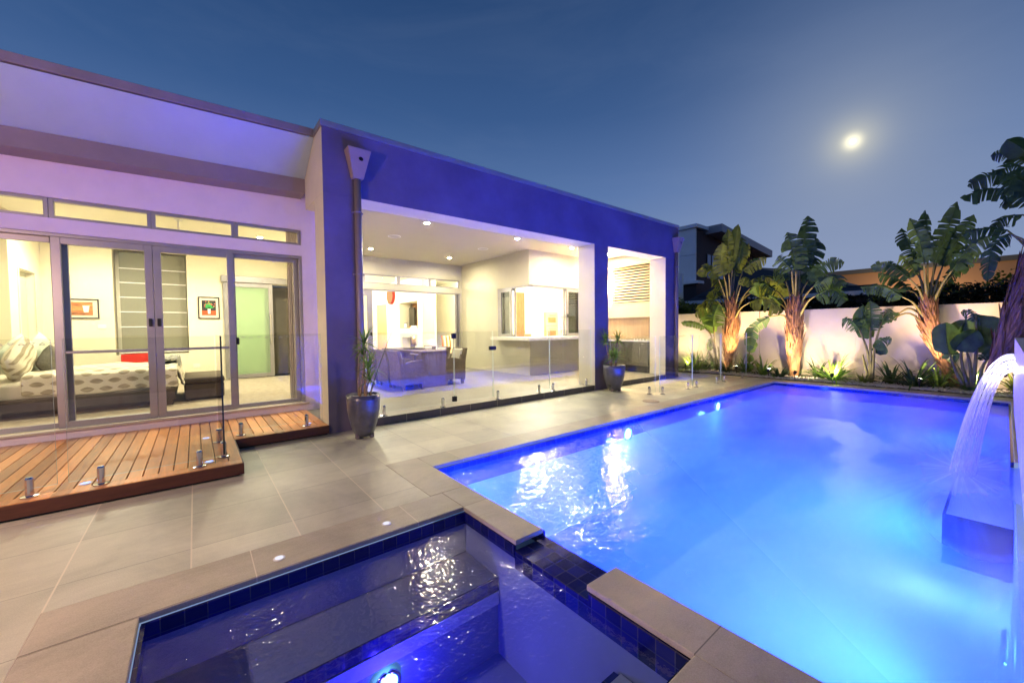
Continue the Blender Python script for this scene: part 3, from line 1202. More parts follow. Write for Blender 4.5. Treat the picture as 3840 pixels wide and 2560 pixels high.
for x in (2.3, 3.35, 4.545, 5.63, 6.04, 7.13):
    spigot(f2, x, 6.13, .121, flange=True)
for z in (.24, 1.36):
    m = MB()
    m.box(3.545, 6.105, z-.045, 3.58, 6.155, z+.045)
    m.box(3.588, 6.105, z-.045, 3.625, 6.155, z+.045)
    m.tube([(3.584, 6.13, z-.05), (3.584, 6.13, z+.05)], .012, 8)
    m.build('hinge', BLACK, f2, bevel=.004)
m = MB()
m.box(4.36, 6.10, 1.075, 4.50, 6.16, 1.15)
m.build('latch', BLACK, f2, bevel=.006)
f3 = thing('glass_fence', 'frameless glass fence on the paving from the second potted plant to the garden bed', 'fence', (9.5, 4.69, 0))
gpanel(f3, (7.80, 5.95), (7.80, 4.76), .06, 1.28)
gpanel(f3, (7.86, 4.69), (9.28, 4.69), .06, 1.28)
gpanel(f3, (9.30, 4.69), (10.80, 4.69), .06, 1.28)
gpanel(f3, (10.82, 4.69), (12.45, 4.69), .06, 1.28)
for x, y in ((7.80, 4.90), (7.80, 5.75), (7.98, 4.69), (9.08, 4.69), (9.49, 4.69), (10.57, 4.69), (11.02, 4.69), (12.18, 4.69)):
    spigot(f3, x, y, .001, flange=True)

# ================================================================== LAMPS
def downlight(x, y, z, power, label, group, ang=150, r=.05):
    t = thing('downlight', label, 'ceiling light', (x, y, z), group)
    m = MB()
    m.lathe([(r+.018, -.001), (r+.018, -.008), (r, -.010), (r, -.001)], (x, y, z), 20, False)
    m.build('trim_ring', WHITE, t, smooth=False)
    m = MB()
    m.disc((x, y, z-.004), r-.002, n=8)
    m.build('lens', LAMPG, t)
    lamp('SPOT', 'lamp', (x, y, z-.03), power, (1.0, .91, .66), .05, t, (x, y, 0), ang, .5)
    return t
PT = 20
GT = 'recessed downlights in the terrace ceiling'
downlight(3.90, 7.70, 3.73, PT, 'lit downlight behind the portal beam above the outdoor dining set, front left', GT)
downlight(6.38, 7.70, 3.73, PT, 'lit downlight in front of the servery corner, middle of the front row', GT)
downlight(8.36, 7.69, 3.73, PT*.8, 'lit downlight close to the inner side of the second portal pillar', GT)
downlight(10.0, 7.72, 3.73, PT*.5, 'lit downlight in the ceiling over the barbecue nook', GT)
downlight(3.87, 11.03, 3.73, PT*.7, 'lit downlight at the back of the terrace, beside the round downpipe in the photo', GT)
downlight(6.34, 11.03, 3.73, PT*.7, 'lit downlight at the back of the terrace nearest the inner corner of the walls', GT)
for x, lb in ((3.82, 'flush round speaker in the terrace ceiling between the two left downlights'), (6.41, 'flush round speaker in the terrace ceiling towards the servery corner')):
    t = thing('ceiling_speaker', lb, 'speaker', (x, 9.26, 3.73), 'round speakers in the terrace ceiling')
    m = MB()
    m.lathe([(.15, -.001), (.15, -.007), (.135, -.009), (.135, -.001)], (x, 9.26, 3.73), 28, False)
    m.build('rim', WHITE, t)
    m = MB()
    m.disc((x, 9.26, 3.726), .134, n=28)
    m.build('grille', paint('speaker_grille', (.5, .47, .42), .8, .05, 60, 0), t)
GB = 'recessed downlights in the bedroom ceiling'
PB = 190
downlight(-1.37, 11.4, 3.70, PB, 'lit downlight seen through the wide transom pane left of the ceiling fan', GB)
downlight(1.27, 11.1, 3.70, PB, 'lit downlight seen through the last transom pane right of the ceiling fan', GB)
lamp('SPOT', 'bedroom_lamp', (-1.4, 9.0, 3.66), PB, (1.0, .87, .60), .06, None, (-1.4, 9.0, 0), 160, .6)
lamp('SPOT', 'bedroom_lamp', (1.2, 9.0, 3.66), PB*.8, (1.0, .87, .60), .06, None, (1.2, 9.0, 0), 160, .6)
# the rooms behind the terrace are lit by the same kind of ceiling lamps, out of view
for x, y, e in ((4.5, 15.5, 380), (5.5, 19.5, 380), (8.9, 14.6, 230), (8.6, 12.6, 260), (9.3, 10.2, 430), (12.2, 10.4, 430)):
    lamp('POINT', 'room_lamp', (x, y, 3.45), e*1.35, (1.0, .92, .76), .12)

# wall lamp in the barbecue nook
t = thing('wall_lamp', 'glowing warm wall lamp beside the louvres of the barbecue nook', 'wall light', (10.86, 8.54, 2.9))
m = MB()
m.box(10.80, 8.525, 2.82, 10.90, 8.548, 2.98)
m.build('back_plate', CHROME, t, bevel=.004)
m = MB()
m.ellipsoid((10.84, 8.44, 2.93), (.055, .055, .065), 8, 5)
m.build('bulb', LAMPG2, t, smooth=True)
m = MB()
m.tube([(10.84, 8.525, 2.93), (10.84, 8.49, 2.93)], .015)
m.build('arm', CHROME, t)
lamp('POINT', 'lamp', (10.80, 8.38, 2.93), 62, (1.0, .62, .30), .06, t)

# round lights let into deck and coping
def led(x, y, z, label, grp, mat, r=.045):
    t = thing('recessed_led', label, 'floor light', (x, y, z), grp)
    m = MB()
    m.lathe([(r, 0), (r, .004), (r*.72, .006)], (x, y, z+.001), 20, False)
    m.build('bezel', WHITE, t)
    m = MB()
    m.disc((x, y, z+.0062), r*.72, (0, 0, 1))
    m.build('lens', mat, t)
GD = 'round lights set flush in the timber deck'
led(-.80, 5.125, .137, 'round light in the deck near the second spigot from the left', GD, LEDG)
led(.08, 5.125, .137, 'round light in the deck beside the spigot by the deck corner', GD, LEDG)
led(.074, 6.29, .137, 'glowing blue light in the middle of the deck behind the fence corner', GD, LEDG)
led(1.26, 6.30, .137, 'blue light in the deck next to the charcoal pillar', GD, LEDG, .035)
GC = 'small round lights in the paving along the spa'
led(.387, 2.93, .002, 'round white light in the coping midway along the spa', GC, LEDW, .035)
led(1.10, 2.93, .002, 'round white light in the coping near the far corner of the spa', GC, LEDW, .035)
t = thing('drain_cover', 'round skimmer cover in the paving beside the pool edge', 'cover', (7.06, 4.40, 0))
m = MB()
m.lathe([(.16, .0), (.16, .008), (.13, .012)], (7.06, 4.40, .002), 32)
m.build('lid', paint('cover_plastic', (.42, .36, .26), .6, .08, 8, .1), t)
m = MB()
for a in (0, 2.1, 4.2):
    m.disc((7.06+.09*math.cos(a), 4.40+.09*math.sin(a), .0155), .014, (0, 0, 1), 8)
m.build('screw', BLACK, t)

# pool and spa lamps under the water
def pool_light(x, y, z, n, label, r=.085):
    t = thing('underwater_light', label, 'pool light', (x, y, z), 'lights under the water of pool and spa')
    nv = Vector(n)
    a = nv.orthogonal().normalized()
    bb = nv.cross(a)
    m = MB()
    ring = []
    pts = [Vector((x, y, z))+nv*.02+(r+.012)*(math.cos(2*math.pi*k/24)*a+math.sin(2*math.pi*k/24)*bb) for k in range(25)]
    m.tube(pts, .014, 6, False)
    m.build('bezel', CHROME, t, smooth=True)
    m = MB()
    m.disc(Vector((x, y, z))+nv*.016, r, n)
    m.build('lens', POOLG, t)
    return t
pl = pool_light(5.42, 3.812, -.24, (0, -1, 0), 'cyan light just under the surface at the house side of the pool, nearest the spa')
lamp('POINT', 'lamp', (5.42, 3.50, -.45), 400, (.003, .014, 1.0), .07, pl)
pl = pool_light(8.62, 3.812, -.22, (0, -1, 0), 'cyan light just under the surface at the house side of the pool, towards the garden')
lamp('POINT', 'lamp', (8.62, 3.50, -.45), 380, (.003, .010, 1.0), .07, pl)
pl = pool_light(2.008, 3.25, -.5, (1, 0, 0), 'added unseen light under the water in the end wall of the pool by the spa tongue')  # extra lamp added out of sight for the blue on the facade
lamp('POINT', 'lamp', (2.35, 3.35, -.6), 300, (.004, .014, 1.0), .07, pl)
pl = pool_light(.85, 2.316, -.66, (0, -1, 0), 'bright cyan light on the seat wall of the spa', .06)
lamp('POINT', 'lamp', (.85, 2.14, -.66), 16, (.04, .02, 1.0), .04, pl)
# unseen lamps added in the far pool wall and the spa, for blue light
for x, e, c, lb in ((2.4, 560, (.060, .100, 1.0), 'added unseen underwater light low in the near end of the long wall opposite the house'),
                (4.3, 620, (.016, .104, 1.0), 'added unseen underwater light in the long wall between the near end and the spout pier'),
                (6.0, 620, (.085, .120, 1.0), 'added unseen underwater light in the long wall below the water spout'),
                (8.0, 480, (.001, .040, 1.0), 'added unseen underwater light in the long wall just past the spout pier'),
                (10.2, 330, (.002, .004, 1.0), 'added unseen underwater light in the long wall at the garden end')):
    pl = pool_light(x, -.055, -.75, (0, 1, 0), lb)
    lamp('SPOT', 'lamp', (x, .03, -.92), e*1.3, c, .14, pl, (x, 4, .5), 160, .9)
pl = pool_light(.45, .882, -.5, (0, 1, 0), 'added unseen underwater light in the camera side wall of the spa')  # added on the wall facing away, to light the spa
lamp('SPOT', 'lamp', (.45, .95, -.33), 26, (.12, .07, 1.0), .06, pl, (.45, 4, .8), 150, .4)

# spike lamps in the garden
def spike(x, y, aim, e, col, label, ang=95):
    t = thing('garden_spotlight', label, 'garden light', (x, y, .02), 'spike lamps in the garden bed')
    m = MB()
    d = (Vector(aim)-Vector((x, y, .2))).normalized()
    m.tube([(x, y, .0), (x, y, .16)], .012, 8)
    m.build('spike', BLACK, t)
    m = MB()
    c = Vector((x, y, .2))
    m.tube([c-d*.05, c-d*.03, c+d*.05], [.02, .036, .042], 14)
    m.build('lamp_head', BLACK, t, smooth=False)
    m = MB()
    m.disc(c+d*.052, .038, d)
    m.build('lens', SPOTG, t)
    lamp('SPOT', 'lamp', tuple(c+d*.09), e, col, .03, t, aim, ang, .8)
WARM = (1.0, .62, .30)
spike(12.64, 6.6, (13.6, 6.5, 1.4), 250, (1.0, .78, .46), 'small spotlight at the corner of the paving behind the end of the glass fence', 150)
spike(12.95, 5.15, (13.6, 5.7, 2.9), 900, WARM, 'small spotlight in front of the first fan palm', 88)
spike(12.85, 4.25, (13.4, 3.75, 2.7), 850, WARM, 'small spotlight between the first and second fan palm', 92)
spike(12.66, 2.75, (13.9, 2.9, 1.2), 150, (1.0, .76, .46), 'small spotlight beside the young banana plant', 165)
spike(12.64, 3.55, (13.9, 3.4, 1.2), 170, (1.0, .74, .46), 'added small spotlight by the second palm near the pool coping', 165)  # extra lamp added to even the wash along the wall
spike(12.64, .25, (13.9, .3, 1.3), 200, (1.0, .70, .44), 'added small spotlight below the big rounded banana leaves', 165)  # another lamp added to carry the wall wash to the right
spike(12.75, 1.2, (13.6, .8, 2.5), 650, (1.0, .62, .36), 'small spotlight in front of the leaning fan palm', 92)
spike(13.25, 7.45, (13.85, 7.2, 1.6), 130, (1.0, .72, .40), 'small spotlight at the foot of the wall beyond the portal', 120)
# lamp post out of view, standing in for the lamp lighting from the left
t = thing('lamp_post', 'slim lamp post with a hooded warm lamp on the paving left of the view', 'lamp post', (-3.4, 2.6, 0))
m = MB()
m.lathe([(.09, 0), (.09, .02), (.035, .05), (.03, 2.5), (.07, 2.54), (.07, 2.56)], (-3.4, 2.6, .001), 16)
m.build('post', BLACK, t, smooth=False)
m = MB()
m.lathe([(.05, .14), (.17, .02), (.175, 0), (.16, .0), (.04, .11)], (-3.4, 2.6, 2.56), 20, False)
m.build('hood', BLACK, t, smooth=True)
m = MB()
m.disc((-3.4, 2.6, 2.585), .12, (0, 0, -1))
m.build('lens', emissive('hood_glow', (1.0, .7, .42), 12), t)
lamp('POINT', 'lamp', (-3.2, 2.7, 2.40), 430, (1.0, .58, .50), .06, t)  # fill without a fitting, added to warm the facade
lamp('SPOT', 'lamp', (-3.4, 2.6, 2.54), 980, (1.0, .74, .44), .08, t, (-1.0, 3.2, 0), 150, .6)

# ================================================================== FURNITURE: TERRACE
def chair(label, group):
    """tub chair in woven wicker, faces +x, origin on the floor at its centre"""
    t = thing('wicker_chair', label, 'chair', (0, 0, 0), group)
    w, d = .31, .27
    # back: curved slab
    b = MB()
    n = 9
    vs = []
    for j in range(n):
        z = .10+.79*j/(n-1)
        lean = -.02-.09*max(0, (z-.42)/.47)**1.3+(-.02*math.sin(math.pi*(z-.1)/.5) if z < .6 else 0)
        for (x, y) in ((-d+lean, -w), (-d+lean, w), (-d+lean+.085, w), (-d+lean+.085, -w)):
            vs.append((x, y, z))
    fs = [(3, 2, 1, 0), tuple(4*(n-1)+k for k in range(4))]
    for j in range(n-1):
        for k in range(4):
            k2 = (k+1) % 4
            fs.append((j*4+k, j*4+k2, (j+1)*4+k2, (j+1)*4+k))
    b.add(vs, fs)
    b.build('backrest', [WICKER], t, bevel=.014)
    for s in (-1, 1):
        a = MB()
        poly = [(-.215, .13), (.27, .13), (.27, .655), (.18, .668), (-.02, .655), (-.16, .62), (-.20, .74), (-.235, .70), (-.24, .13)]
        a.prism(poly, s*w, s*(w-.085), 'y')
        a.build('arm_panel', WICKER, t, bevel=.012)
    a = MB()
    a.box(-.185, -w+.087, .13, .255, w-.087, .36)
    a.build('seat', WICKER, t, bevel=.01)
    for sx in (-.235, .225):
        for s in (-1, 1):
            l = MB()
            l.add([(sx-.015, s*w-.028*s-.028, 0.001), (sx+.035, s*w-.028*s-.028, .001), (sx+.035, s*w-.028*s+.026, .001), (sx-.015, s*w-.028*s+.026, .001),
                   (sx-.022, s*w-.028*s-.028, .128), (sx+.045, s*w-.028*s-.028, .128), (sx+.045, s*w-.028*s+.027, .128), (sx-.022, s*w-.028*s+.027, .128)],
                  [(3, 2, 1, 0), (4, 5, 6, 7), (0, 1, 5, 4), (1, 2, 6, 5), (2, 3, 7, 6), (3, 0, 4, 7)])
            l.build('leg', WICKER, t)
    c = MB()
    c.box(-.17, -w+.09, .362, .25, w-.09, .45)
    c.build('seat_cushion', CUSH, t, bevel=.03, seg=3, smooth=True)
    c = MB()
    c.add([(-.255, -.22, .50), (-.255, .22, .50), (-.325, .22, .87), (-.325, -.22, .87), (-.16, -.22, .48), (-.16, .22, .48), (-.235, .22, .86), (-.235, -.22, .86)],
          [(0, 1, 2, 3), (7, 6, 5, 4), (0, 4, 5, 1), (1, 5, 6, 2), (2, 6, 7, 3), (3, 7, 4, 0)])
    c.build('back_cushion', CUSH, t, bevel=.035, seg=3, smooth=True)
    return t
GCH = 'wicker armchairs round the terrace table'
ch = chair('wicker armchair at the near left corner of the terrace table, its side to the glass', GCH)
ch.location = (3.80, 8.60, .121)
ch2 = dup(ch, (3.79, 9.36, .121), 'wicker armchair on the left of the terrace table between two others')
ch2.rotation_euler = (0, 0, .04)
ch3 = dup(ch, (3.78, 10.10, .121), 'wicker armchair on the left of the table closest to the potted dracaena in view', -.05)
for y, lb in ((8.78, 'wicker armchair with pale cushion at the near right corner of the terrace table'), (9.60, 'middle one of the three cushioned chairs whose tops show behind the terrace table'), (10.44, 'cushioned wicker chair right of the candle lantern, farthest behind the table')):
    dup(ch, (4.98, y, .121), lb, math.pi)
tb = thing('dining_table', 'long dark timber dining table set between wicker armchairs', 'table', (4.42, 9.6, .12))
m = MB()
m.box(4.06, 8.44, .79+.12, 4.78, 10.9, .85+.12)
m.build('tabletop', TABLEW, tb, bevel=.006)
for y in (8.50, 10.64):
    m = MB()
    m.box(4.08, y-.05, .121, 4.76, y+.12, .908)
    m.build('leg', WICKER, tb, bevel=.006)
m = MB()
m.box(4.38, 8.62, .30, 4.46, 10.64, .50)
m.build('stretcher', TABLEW, tb)
tyz = .971
t = thing('tray', 'dark oval tray under the candle lantern on the terrace table', 'tray', (4.5, 9.75, tyz))
m = MB()
m.lathe([(.27, 0), (.30, .022), (.285, .022), (.26, .008), (0, .008)], (4.5, 9.75, tyz), 32)
m.build('plate', paint('dark_lacquer', (.05, .04, .03), .25, .2, 5, 0), t, smooth=False)
t = thing('candle_lantern', 'glass hurricane lantern with a lit candle on dark stones on the terrace table', 'lantern', (4.5, 9.75, tyz+.01))
c = (4.5, 9.75, tyz+.012)
m = MB()
m.lathe([(.06, .0), (.065, .012), (.03, .03), (.03, .05), (.09, .075), (.10, .30), (.104, .36)], c, 24, False)
m.build('glass_bowl', PANE, t, smooth=True)
m = MB()
m.lathe([(.058, .09), (.058, .26), (.05, .268), (0, .262)], c, 20)
m.build('candle', paint('candle_wax', (.85, .55, .26), .5, .04, 6, 0), t, smooth=True)
m = MB()
m.ellipsoid((c[0], c[1], c[2]+.30), (.022, .022, .04))
m.build('flame', FLAMEG, t, smooth=True)
m = MB()
for i in range(46):
    a = random.uniform(0, 6.28)
    r = random.uniform(.0, .075)
    stone(m, c[0]+r*math.cos(a), c[1]+r*math.sin(a), c[2]+random.uniform(.085, .13), .011)
m.build('stones', paint('dark_stone', (.05, .045, .04), .4, .3, 9, 0), t, smooth=True)

# barbecue nook joinery
t = thing('barbecue_bench', 'dark grey outdoor kitchen cabinet with pale top in the nook', 'cabinet', (10.6, 7.4, .12))
m = MB()
m.box(10.33, 6.56, 1.045, 10.895, 8.53, 1.085)
m.build('benchtop', STONEW, t, bevel=.004)
m = MB()
m.box(10.40, 6.57, .32, 10.89, 8.52, 1.044)
m.build('carcass', CABD, t)
m = MB()
m.box(10.46, 6.57, .121, 10.88, 8.52, .319)
m.build('kickboard', BLACK, t)
for y0, y1, dr in ((6.575, 6.86, True), (6.87, 7.36, False), (7.37, 7.92, False)):
    m = MB()
    if dr:
        m.box(10.38, y0, .90, 10.399, y1, 1.03)
        m.build('drawer', CABD, t, bevel=.003)
        h = MB()
        h.tube([(10.36, y0+.08, .985), (10.36, y1-.06, .985)], .008)
        h.build('handle', CHROME, t)
        m = MB()
        m.box(10.38, y0, .33, 10.399, y1, .89)
    else:
        m.box(10.38, y0, .33, 10.399, y1, 1.03)
    o = m.build('cupboard_door', CABD, t, bevel=.003)
    h = MB()
    yy = y1-.05 if not dr else y1-.03
    h.tube([(10.36, yy, .60), (10.36, yy, .86)], .008)
    h.build('handle', CHROME, o)
t = thing('barbecue', 'low steel barbecue plate with knobs on the pale nook bench', 'barbecue', (10.6, 7.0, 1.086))
m = MB()
m.box(10.42, 6.66, 1.087, 10.84, 7.34, 1.13)
m.build('hotplate', CHROME, t, bevel=.006)
for k in range(4):
    m = MB()
    m.tube([(10.418, 6.75+.1*k, 1.11), (10.40, 6.75+.1*k, 1.11)], .014, 10)
    m.build('knob', WHITE, t)

# ================================================================== FURNITURE: LIVING AND KITCHEN
t = thing('round_wall_light', 'round orange and red lantern on the living room wall', 'lantern', (7.34, 18.38, 3.1))
m = MB()
m.tube([(7.395, 18.38, 3.1), (7.29, 18.38, 3.1)], .40, 40)
m.build('rim', emissive('red_paper_glow', (1.0, .12, .07), .9), t)
m = MB()
m.disc((7.284, 18.38, 3.1), .36, (-1, 0, 0), 40)
m.build('face', emissive('orange_paper_glow', (1.0, .52, .22), .95), t)
t = thing('wall_screen', 'dark framed panel leaning in the living room niche', 'panel', (7.8, 17.3, 1.6))
m = MB()
m.box(7.86, 17.0, 1.62, 7.95, 17.5, 2.50)
m.build('panel', paint('dark_panel', (.08, .075, .055), .4, .1, 4, 0), t, bevel=.006)
t = thing('round_mirror', 'round mirror with dark rim in the living room niche', 'mirror', (7.97, 16.6, 2.1))
m = MB()
m.tube([(8.045, 16.72, 2.12), (8.00, 16.72, 2.12)], .42, 40)
m.build('rim', BLACK, t)
m = MB()
m.disc((7.995, 16.72, 2.12), .39, (-1, 0, 0), 40)
m.build('glass', paint('mirror_tone', (.22, .17, .11), .2, .2, 2, 0), t)
m = MB()
m.box(8.035, 15.63, 1.55, 8.049, 17.5, 2.69)
tag(m.build('niche_lining', paint('amber_plaster', (.52, .27, .12), .7, .08, 2, 0), H))
t = thing('photo_frame', 'small black photo frame standing in the living room niche', 'photo frame', (7.6, 17.2, 1.55))
m = MB()
m.box(7.55, 17.06, 1.541, 7.565, 17.36, 1.79)
m.build('frame', BLACK, t)
m = MB()
m.box(7.543, 17.09, 1.57, 7.5495, 17.33, 1.76)
m.build('picture', WHITE, t)
for y, r, h, c, lb in ((16.85, .04, .11, (.55, .25, .08), 'amber glass jar beside the photo frame'), (15.80, .045, .13, (.30, .03, .03), 'dark red bowl at the right end of the niche')):
    t = thing('jar', lb, 'jar', (7.62, y, 1.541))
    m = MB()
    m.lathe([(r*.8, 0), (r, h*.4), (r*.75, h*.85), (r*.8, h)], (7.62, y, 1.541), 16)
    m.build('body', paint('jar_glaze', c, .2, .1, 5, 0), t, smooth=True)
t = thing('books', 'white stack of books lying in the niche', 'books', (7.62, 16.3, 1.541))
m = MB()
m.box(7.5, 15.98, 1.541, 7.75, 16.6, 1.60)
m.box(7.52, 16.0, 1.601, 7.74, 16.55, 1.65)
m.build('stack', WHITE, t, bevel=.004)
# striped dining chairs
t = thing('striped_chair', 'high backed chair with orange and cream stripes inside the living room door', 'chair', (8.15, 14.2, .12))
m = MB()
for i in range(6):
    m.cur = i % 2
    a, b_ = -.24+.08*i, -.16+.08*i
    vs = []
    for (x, z) in ((0, .45), (-.03, .85), (-.10, 1.10)):
        vs += [(8.15+a, 14.4-x*1.0, z+.12), (8.15+b_, 14.4-x, z+.12), (8.15+b_, 14.46-x, z+.12), (8.15+a, 14.46-x, z+.12)]
    fs = [(3, 2, 1, 0), (8, 9, 10, 11)]
    for j in range(2):
        for k in range(4):
            k2 = (k+1) % 4
            fs.append((j*4+k, j*4+k2, j*4+4+k2, j*4+4+k))
    m.add(vs, fs)
m.build('backrest', [paint('orange_stripe', (.42, .13, .03), .8, .1, 9, .2), paint('cream_stripe', (.75, .58, .36), .8, .1, 9, .2)], t)
m = MB()
m.box(7.91, 13.95, .52, 8.39, 14.40, .62)
m.build('seat', paint('cream_seat', (.6, .42, .24), .8, .1, 9, .2), t, bevel=.02)
for sx in (7.93, 8.33):
    for sy in (13.97, 14.35):
        m = MB()
        m.box(sx, sy, .121, sx+.04, sy+.04, .519)
        m.build('leg', DOORW, t)
# kitchen
t = thing('wall_ovens', 'two steel wall ovens one above the other at the back of the kitchen', 'oven', (13.1, 13.4, 1.0))
m = MB()
m.box(12.75, 13.40, .9, 13.55, 13.498, 2.22)
m.build('tower', paint('oven_steel', (.50, .40, .24), .35, .05, 4, 0, metal=.3), t)
for z in (1.0, 1.62):
    m = MB()
    m.box(12.79, 13.385, z, 13.51, 13.399, z+.56)
    o = m.build('oven_door', paint('oven_front', (.62, .50, .30), .4, .05, 4, 0), t, bevel=.004)
    m = MB()
    m.box(12.90, 13.375, z+.12, 13.40, 13.384, z+.36)
    m.build('oven_glass', paint('oven_glass', (.40, .20, .08), .2, .2, 4, 0), o)
    m = MB()
    m.tube([(12.95, 13.34, z+.46), (13.35, 13.34, z+.46)], .015)
    m.build('handle', CHROME, o)
t = thing('kitchen_cabinet', 'white wall cupboard right of the ovens', 'cupboard', (14.3, 13.3, 2.0))
m = MB()
m.box(13.85, 13.1, 2.05, 15.2, 13.498, 2.85)
m.build('cupboard', WHITE, t, bevel=.006)
t = thing('curtain', 'gathered striped brown curtain hanging at the left of the kitchen', 'curtain', (11.1, 13.4, 1.1))
m = MB()
vs, fs = [], []
N = 40
for i in range(N+1):
    x = 10.98+.48*i/N
    y = 13.40+.035*math.sin(i*1.35)
    vs += [(x, y, 1.0), (x, y, 3.06)]
for i in range(N):
    fs.append((2*i, 2*i+2, 2*i+3, 2*i+1))
m.add(vs, fs)
m.build('fabric', CURT, t, smooth=True)
t = thing('kitchen_tap', 'tall steel tap behind the servery bench', 'tap', (9.35, 9.3, 1.1))
m = MB()
m.tube([(9.30, 9.05, 1.0), (9.30, 9.05, 1.47), (9.30, 9.08, 1.52), (9.30, 9.16, 1.53), (9.30, 9.2, 1.48)], .016, 8)
m.build('spout', CHROME, t, smooth=True)
m = MB()
m.lathe([(.03, 0), (.03, .05)], (9.30, 9.05, .99), 12)
m.build('base', CHROME, t)
t = thing('kitchen_counter', 'pale kitchen counter just inside the servery opening', 'counter', (9.2, 9.3, .12))
m = MB()
m.box(8.7, 8.90, .121, 10.6, 9.55, .95)
m.build('cabinet', WHITE, t)
m = MB()
m.box(8.68, 8.88, .951, 10.62, 9.57, .99)
m.build('countertop', STONEW, t, bevel=.004)
for k, (x, y, lb) in enumerate(((8.05, 9.75, 'striped stool whose top shows behind the left of the servery bench'), (10.4, 12.0, 'striped stool in the kitchen below the ovens'))):
    t = thing('kitchen_stool', lb, 'stool', (x, y, .12), 'striped stools in the kitchen')
    m = MB()
    m.box(x-.2, y-.03, .78, x+.2, y+.03, 1.25 if k else 1.29)
    m.build('backrest', paint('stool_stripe', (.45, .20, .10), .7, .4, 20, 0, stretch=(6, 1, .2)), t, bevel=.01)
    m = MB()
    m.box(x-.2, y-.2, .72, x+.2, y+.2, .78)
    m.build('seat', DOORW, t, bevel=.01)
    for sx in (-.17, .14):
        for sy in (-.17, .14):
            m = MB()
            m.box(x+sx, y+sy, .121, x+sx+.03, y+sy+.03, .719)
            m.build('leg', DOORW, t)

# ================================================================== FURNITURE: BEDROOM
bed = thing('bed', 'low dark leather bed made up with a cream leaf print quilt', 'bed', (-1.4, 10.1, .2))
m = MB()
m.box(-2.68, 9.15, .30, -.30, 11.05, .50)
m.build('bed_base', LEATHER, bed, bevel=.02, seg=3)
for x, y in ((-.45, 9.19), (-.45, 10.9), (-2.4, 9.19), (-2.4, 10.9)):
    m = MB()
    m.box(x, y, .201, x+.12, y+.12, .299)
    m.build('leg', LEATHER, bed)
m = MB()
m.box(-2.42, 9.42, .201, -.55, 10.8, .299)
m.build('plinth', LEATHER, bed)
m = MB()
m.box(-2.78, 9.12, .30, -2.69, 11.08, 1.22)
m.build('headboard', LEATHER, bed, bevel=.03, seg=3)
# mattress with hanging sheet
def soft_slab(x0, y0, x1, y1, z0, z1, nx, ny, amp, hang, seed, foot=False):
    """top sheet of cloth with a front fall along y0 and a fall at x1"""
    rnd = random.Random(seed)
    ph = [rnd.uniform(0, 6.28) for _ in range(6)]
    vs, fs = [], []
    cols = []
    prof = []
    # profile across y: hang at front, roll over edge, top, (back)
    L = hang
    pts = []
    for j in range(7):
        pts.append(('h', 1-j/6.0))
    for j in range(ny+1):
        pts.append(('t', j/float(ny)))
    for i in range(nx+1):
        u = i/float(nx)
        x = x0+(x1-x0)*u
        for kind, w in pts:
            if kind == 'h':
                wv = math.sin(x*9+ph[0])*.5+math.sin(x*17+ph[1])*.3
                y = y0-.012+.02*wv*w
                z = z1-.05-w*L+.02*math.sin(x*5+ph[2])*w
            else:
                y = y0+(y1-y0)*w
                edge = min(1, w*8)
                z = z1-.05+.05*math.sin(edge*math.pi/2)+amp*(math.sin(x*6+ph[3])*math.cos(y*5+ph[4])+.5*math.sin(x*13+y*9+ph[5]))
            vs.append((x, y, z))
    n = len(pts)
    for i in range(nx):
        for j in range(n-1):
            fs.append((i*n+j, (i+1)*n+j, (i+1)*n+j+1, i*n+j+1))
    return vs, fs
m = MB()
m.box(-2.68, 9.28, .501, -.34, 11.0, .74)
m.build('mattress', LINEN, bed, bevel=.05, seg=3, smooth=True)
vs, fs = soft_slab(-2.67, 9.26, -.36, 11.0, .5, .765, 40, 8, .006, .24, 3)
m = MB()
m.add(vs, fs)
m.build('sheet', LINEN, bed, smooth=True)
# quilt with leaf print
mq, nt, out = newmat('leaf_print_quilt')
b = NB(nt)
p = b.pos()
o3 = b.sep(p)
vv = b.math('SUBTRACT', o3[1], b.math('MULTIPLY', o3[2], 1.25))
cu = b.math('DIVIDE', o3[0], .21)
cv = b.math('DIVIDE', vv, .155)
row = b.math('FLOOR', cv)
cu = b.math('MULTIPLY_ADD', b.math('MODULO', row, 2.0), .5, cu)
fu = b.math('SUBTRACT', b.math('FRACT', cu), .5)
fv = b.math('SUBTRACT', b.math('FRACT', cv), .5)
# pointed oval: |fv| < .3*(1-(2.4fu)^2)
par = b.math('MULTIPLY', fu, 2.45)
par = b.math('SUBTRACT', 1.0, b.math('MULTIPLY', par, par))
d_ = b.math('SUBTRACT', b.math('MULTIPLY', par, .36), b.math('ABSOLUTE', fv))
msk = b.math('MULTIPLY', d_, 14.0, clamp=True)
nn = b.noise(b.scalevec(p, (3, 30, 30)), 3, 4)
leafc = b.ramp(nn, [(.3, (.30, .25, .17)), (.7, (.58, .52, .38))])
colq = b.mix(msk, (.82, .77, .62), leafc)
nt.links.new(b.bsdf(colq, .85, 0, .3, b.bump(b.noise(p, 18, 4), .5, .01)), out.inputs[0])
vs, fs = soft_slab(-2.05, 9.20, -.26, 11.02, .5, .87, 64, 14, .016, .30, 5)
m = MB()
m.add(vs, fs)
# fall of the quilt over the foot
nx = 22
v2, f2_ = [], []
for i in range(nx+1):
    y = 9.20+1.8*i/nx
    for j in range(8):
        w = j/7.0
        z = .855-.40*w*(1.15-.5*abs(math.sin(y*2.1+.3))*w)
        x = -.26+.06*math.sin(w*1.5)+.035*math.sin(y*11)*w
        v2.append((x, y, z))
for i in range(nx):
    for j in range(7):
        f2_.append((i*8+j, i*8+j+1, (i+1)*8+j+1, (i+1)*8+j))
m.add(v2, f2_)
m.build('quilt', mq, bed, smooth=True, solid=.025, subsurf=1)
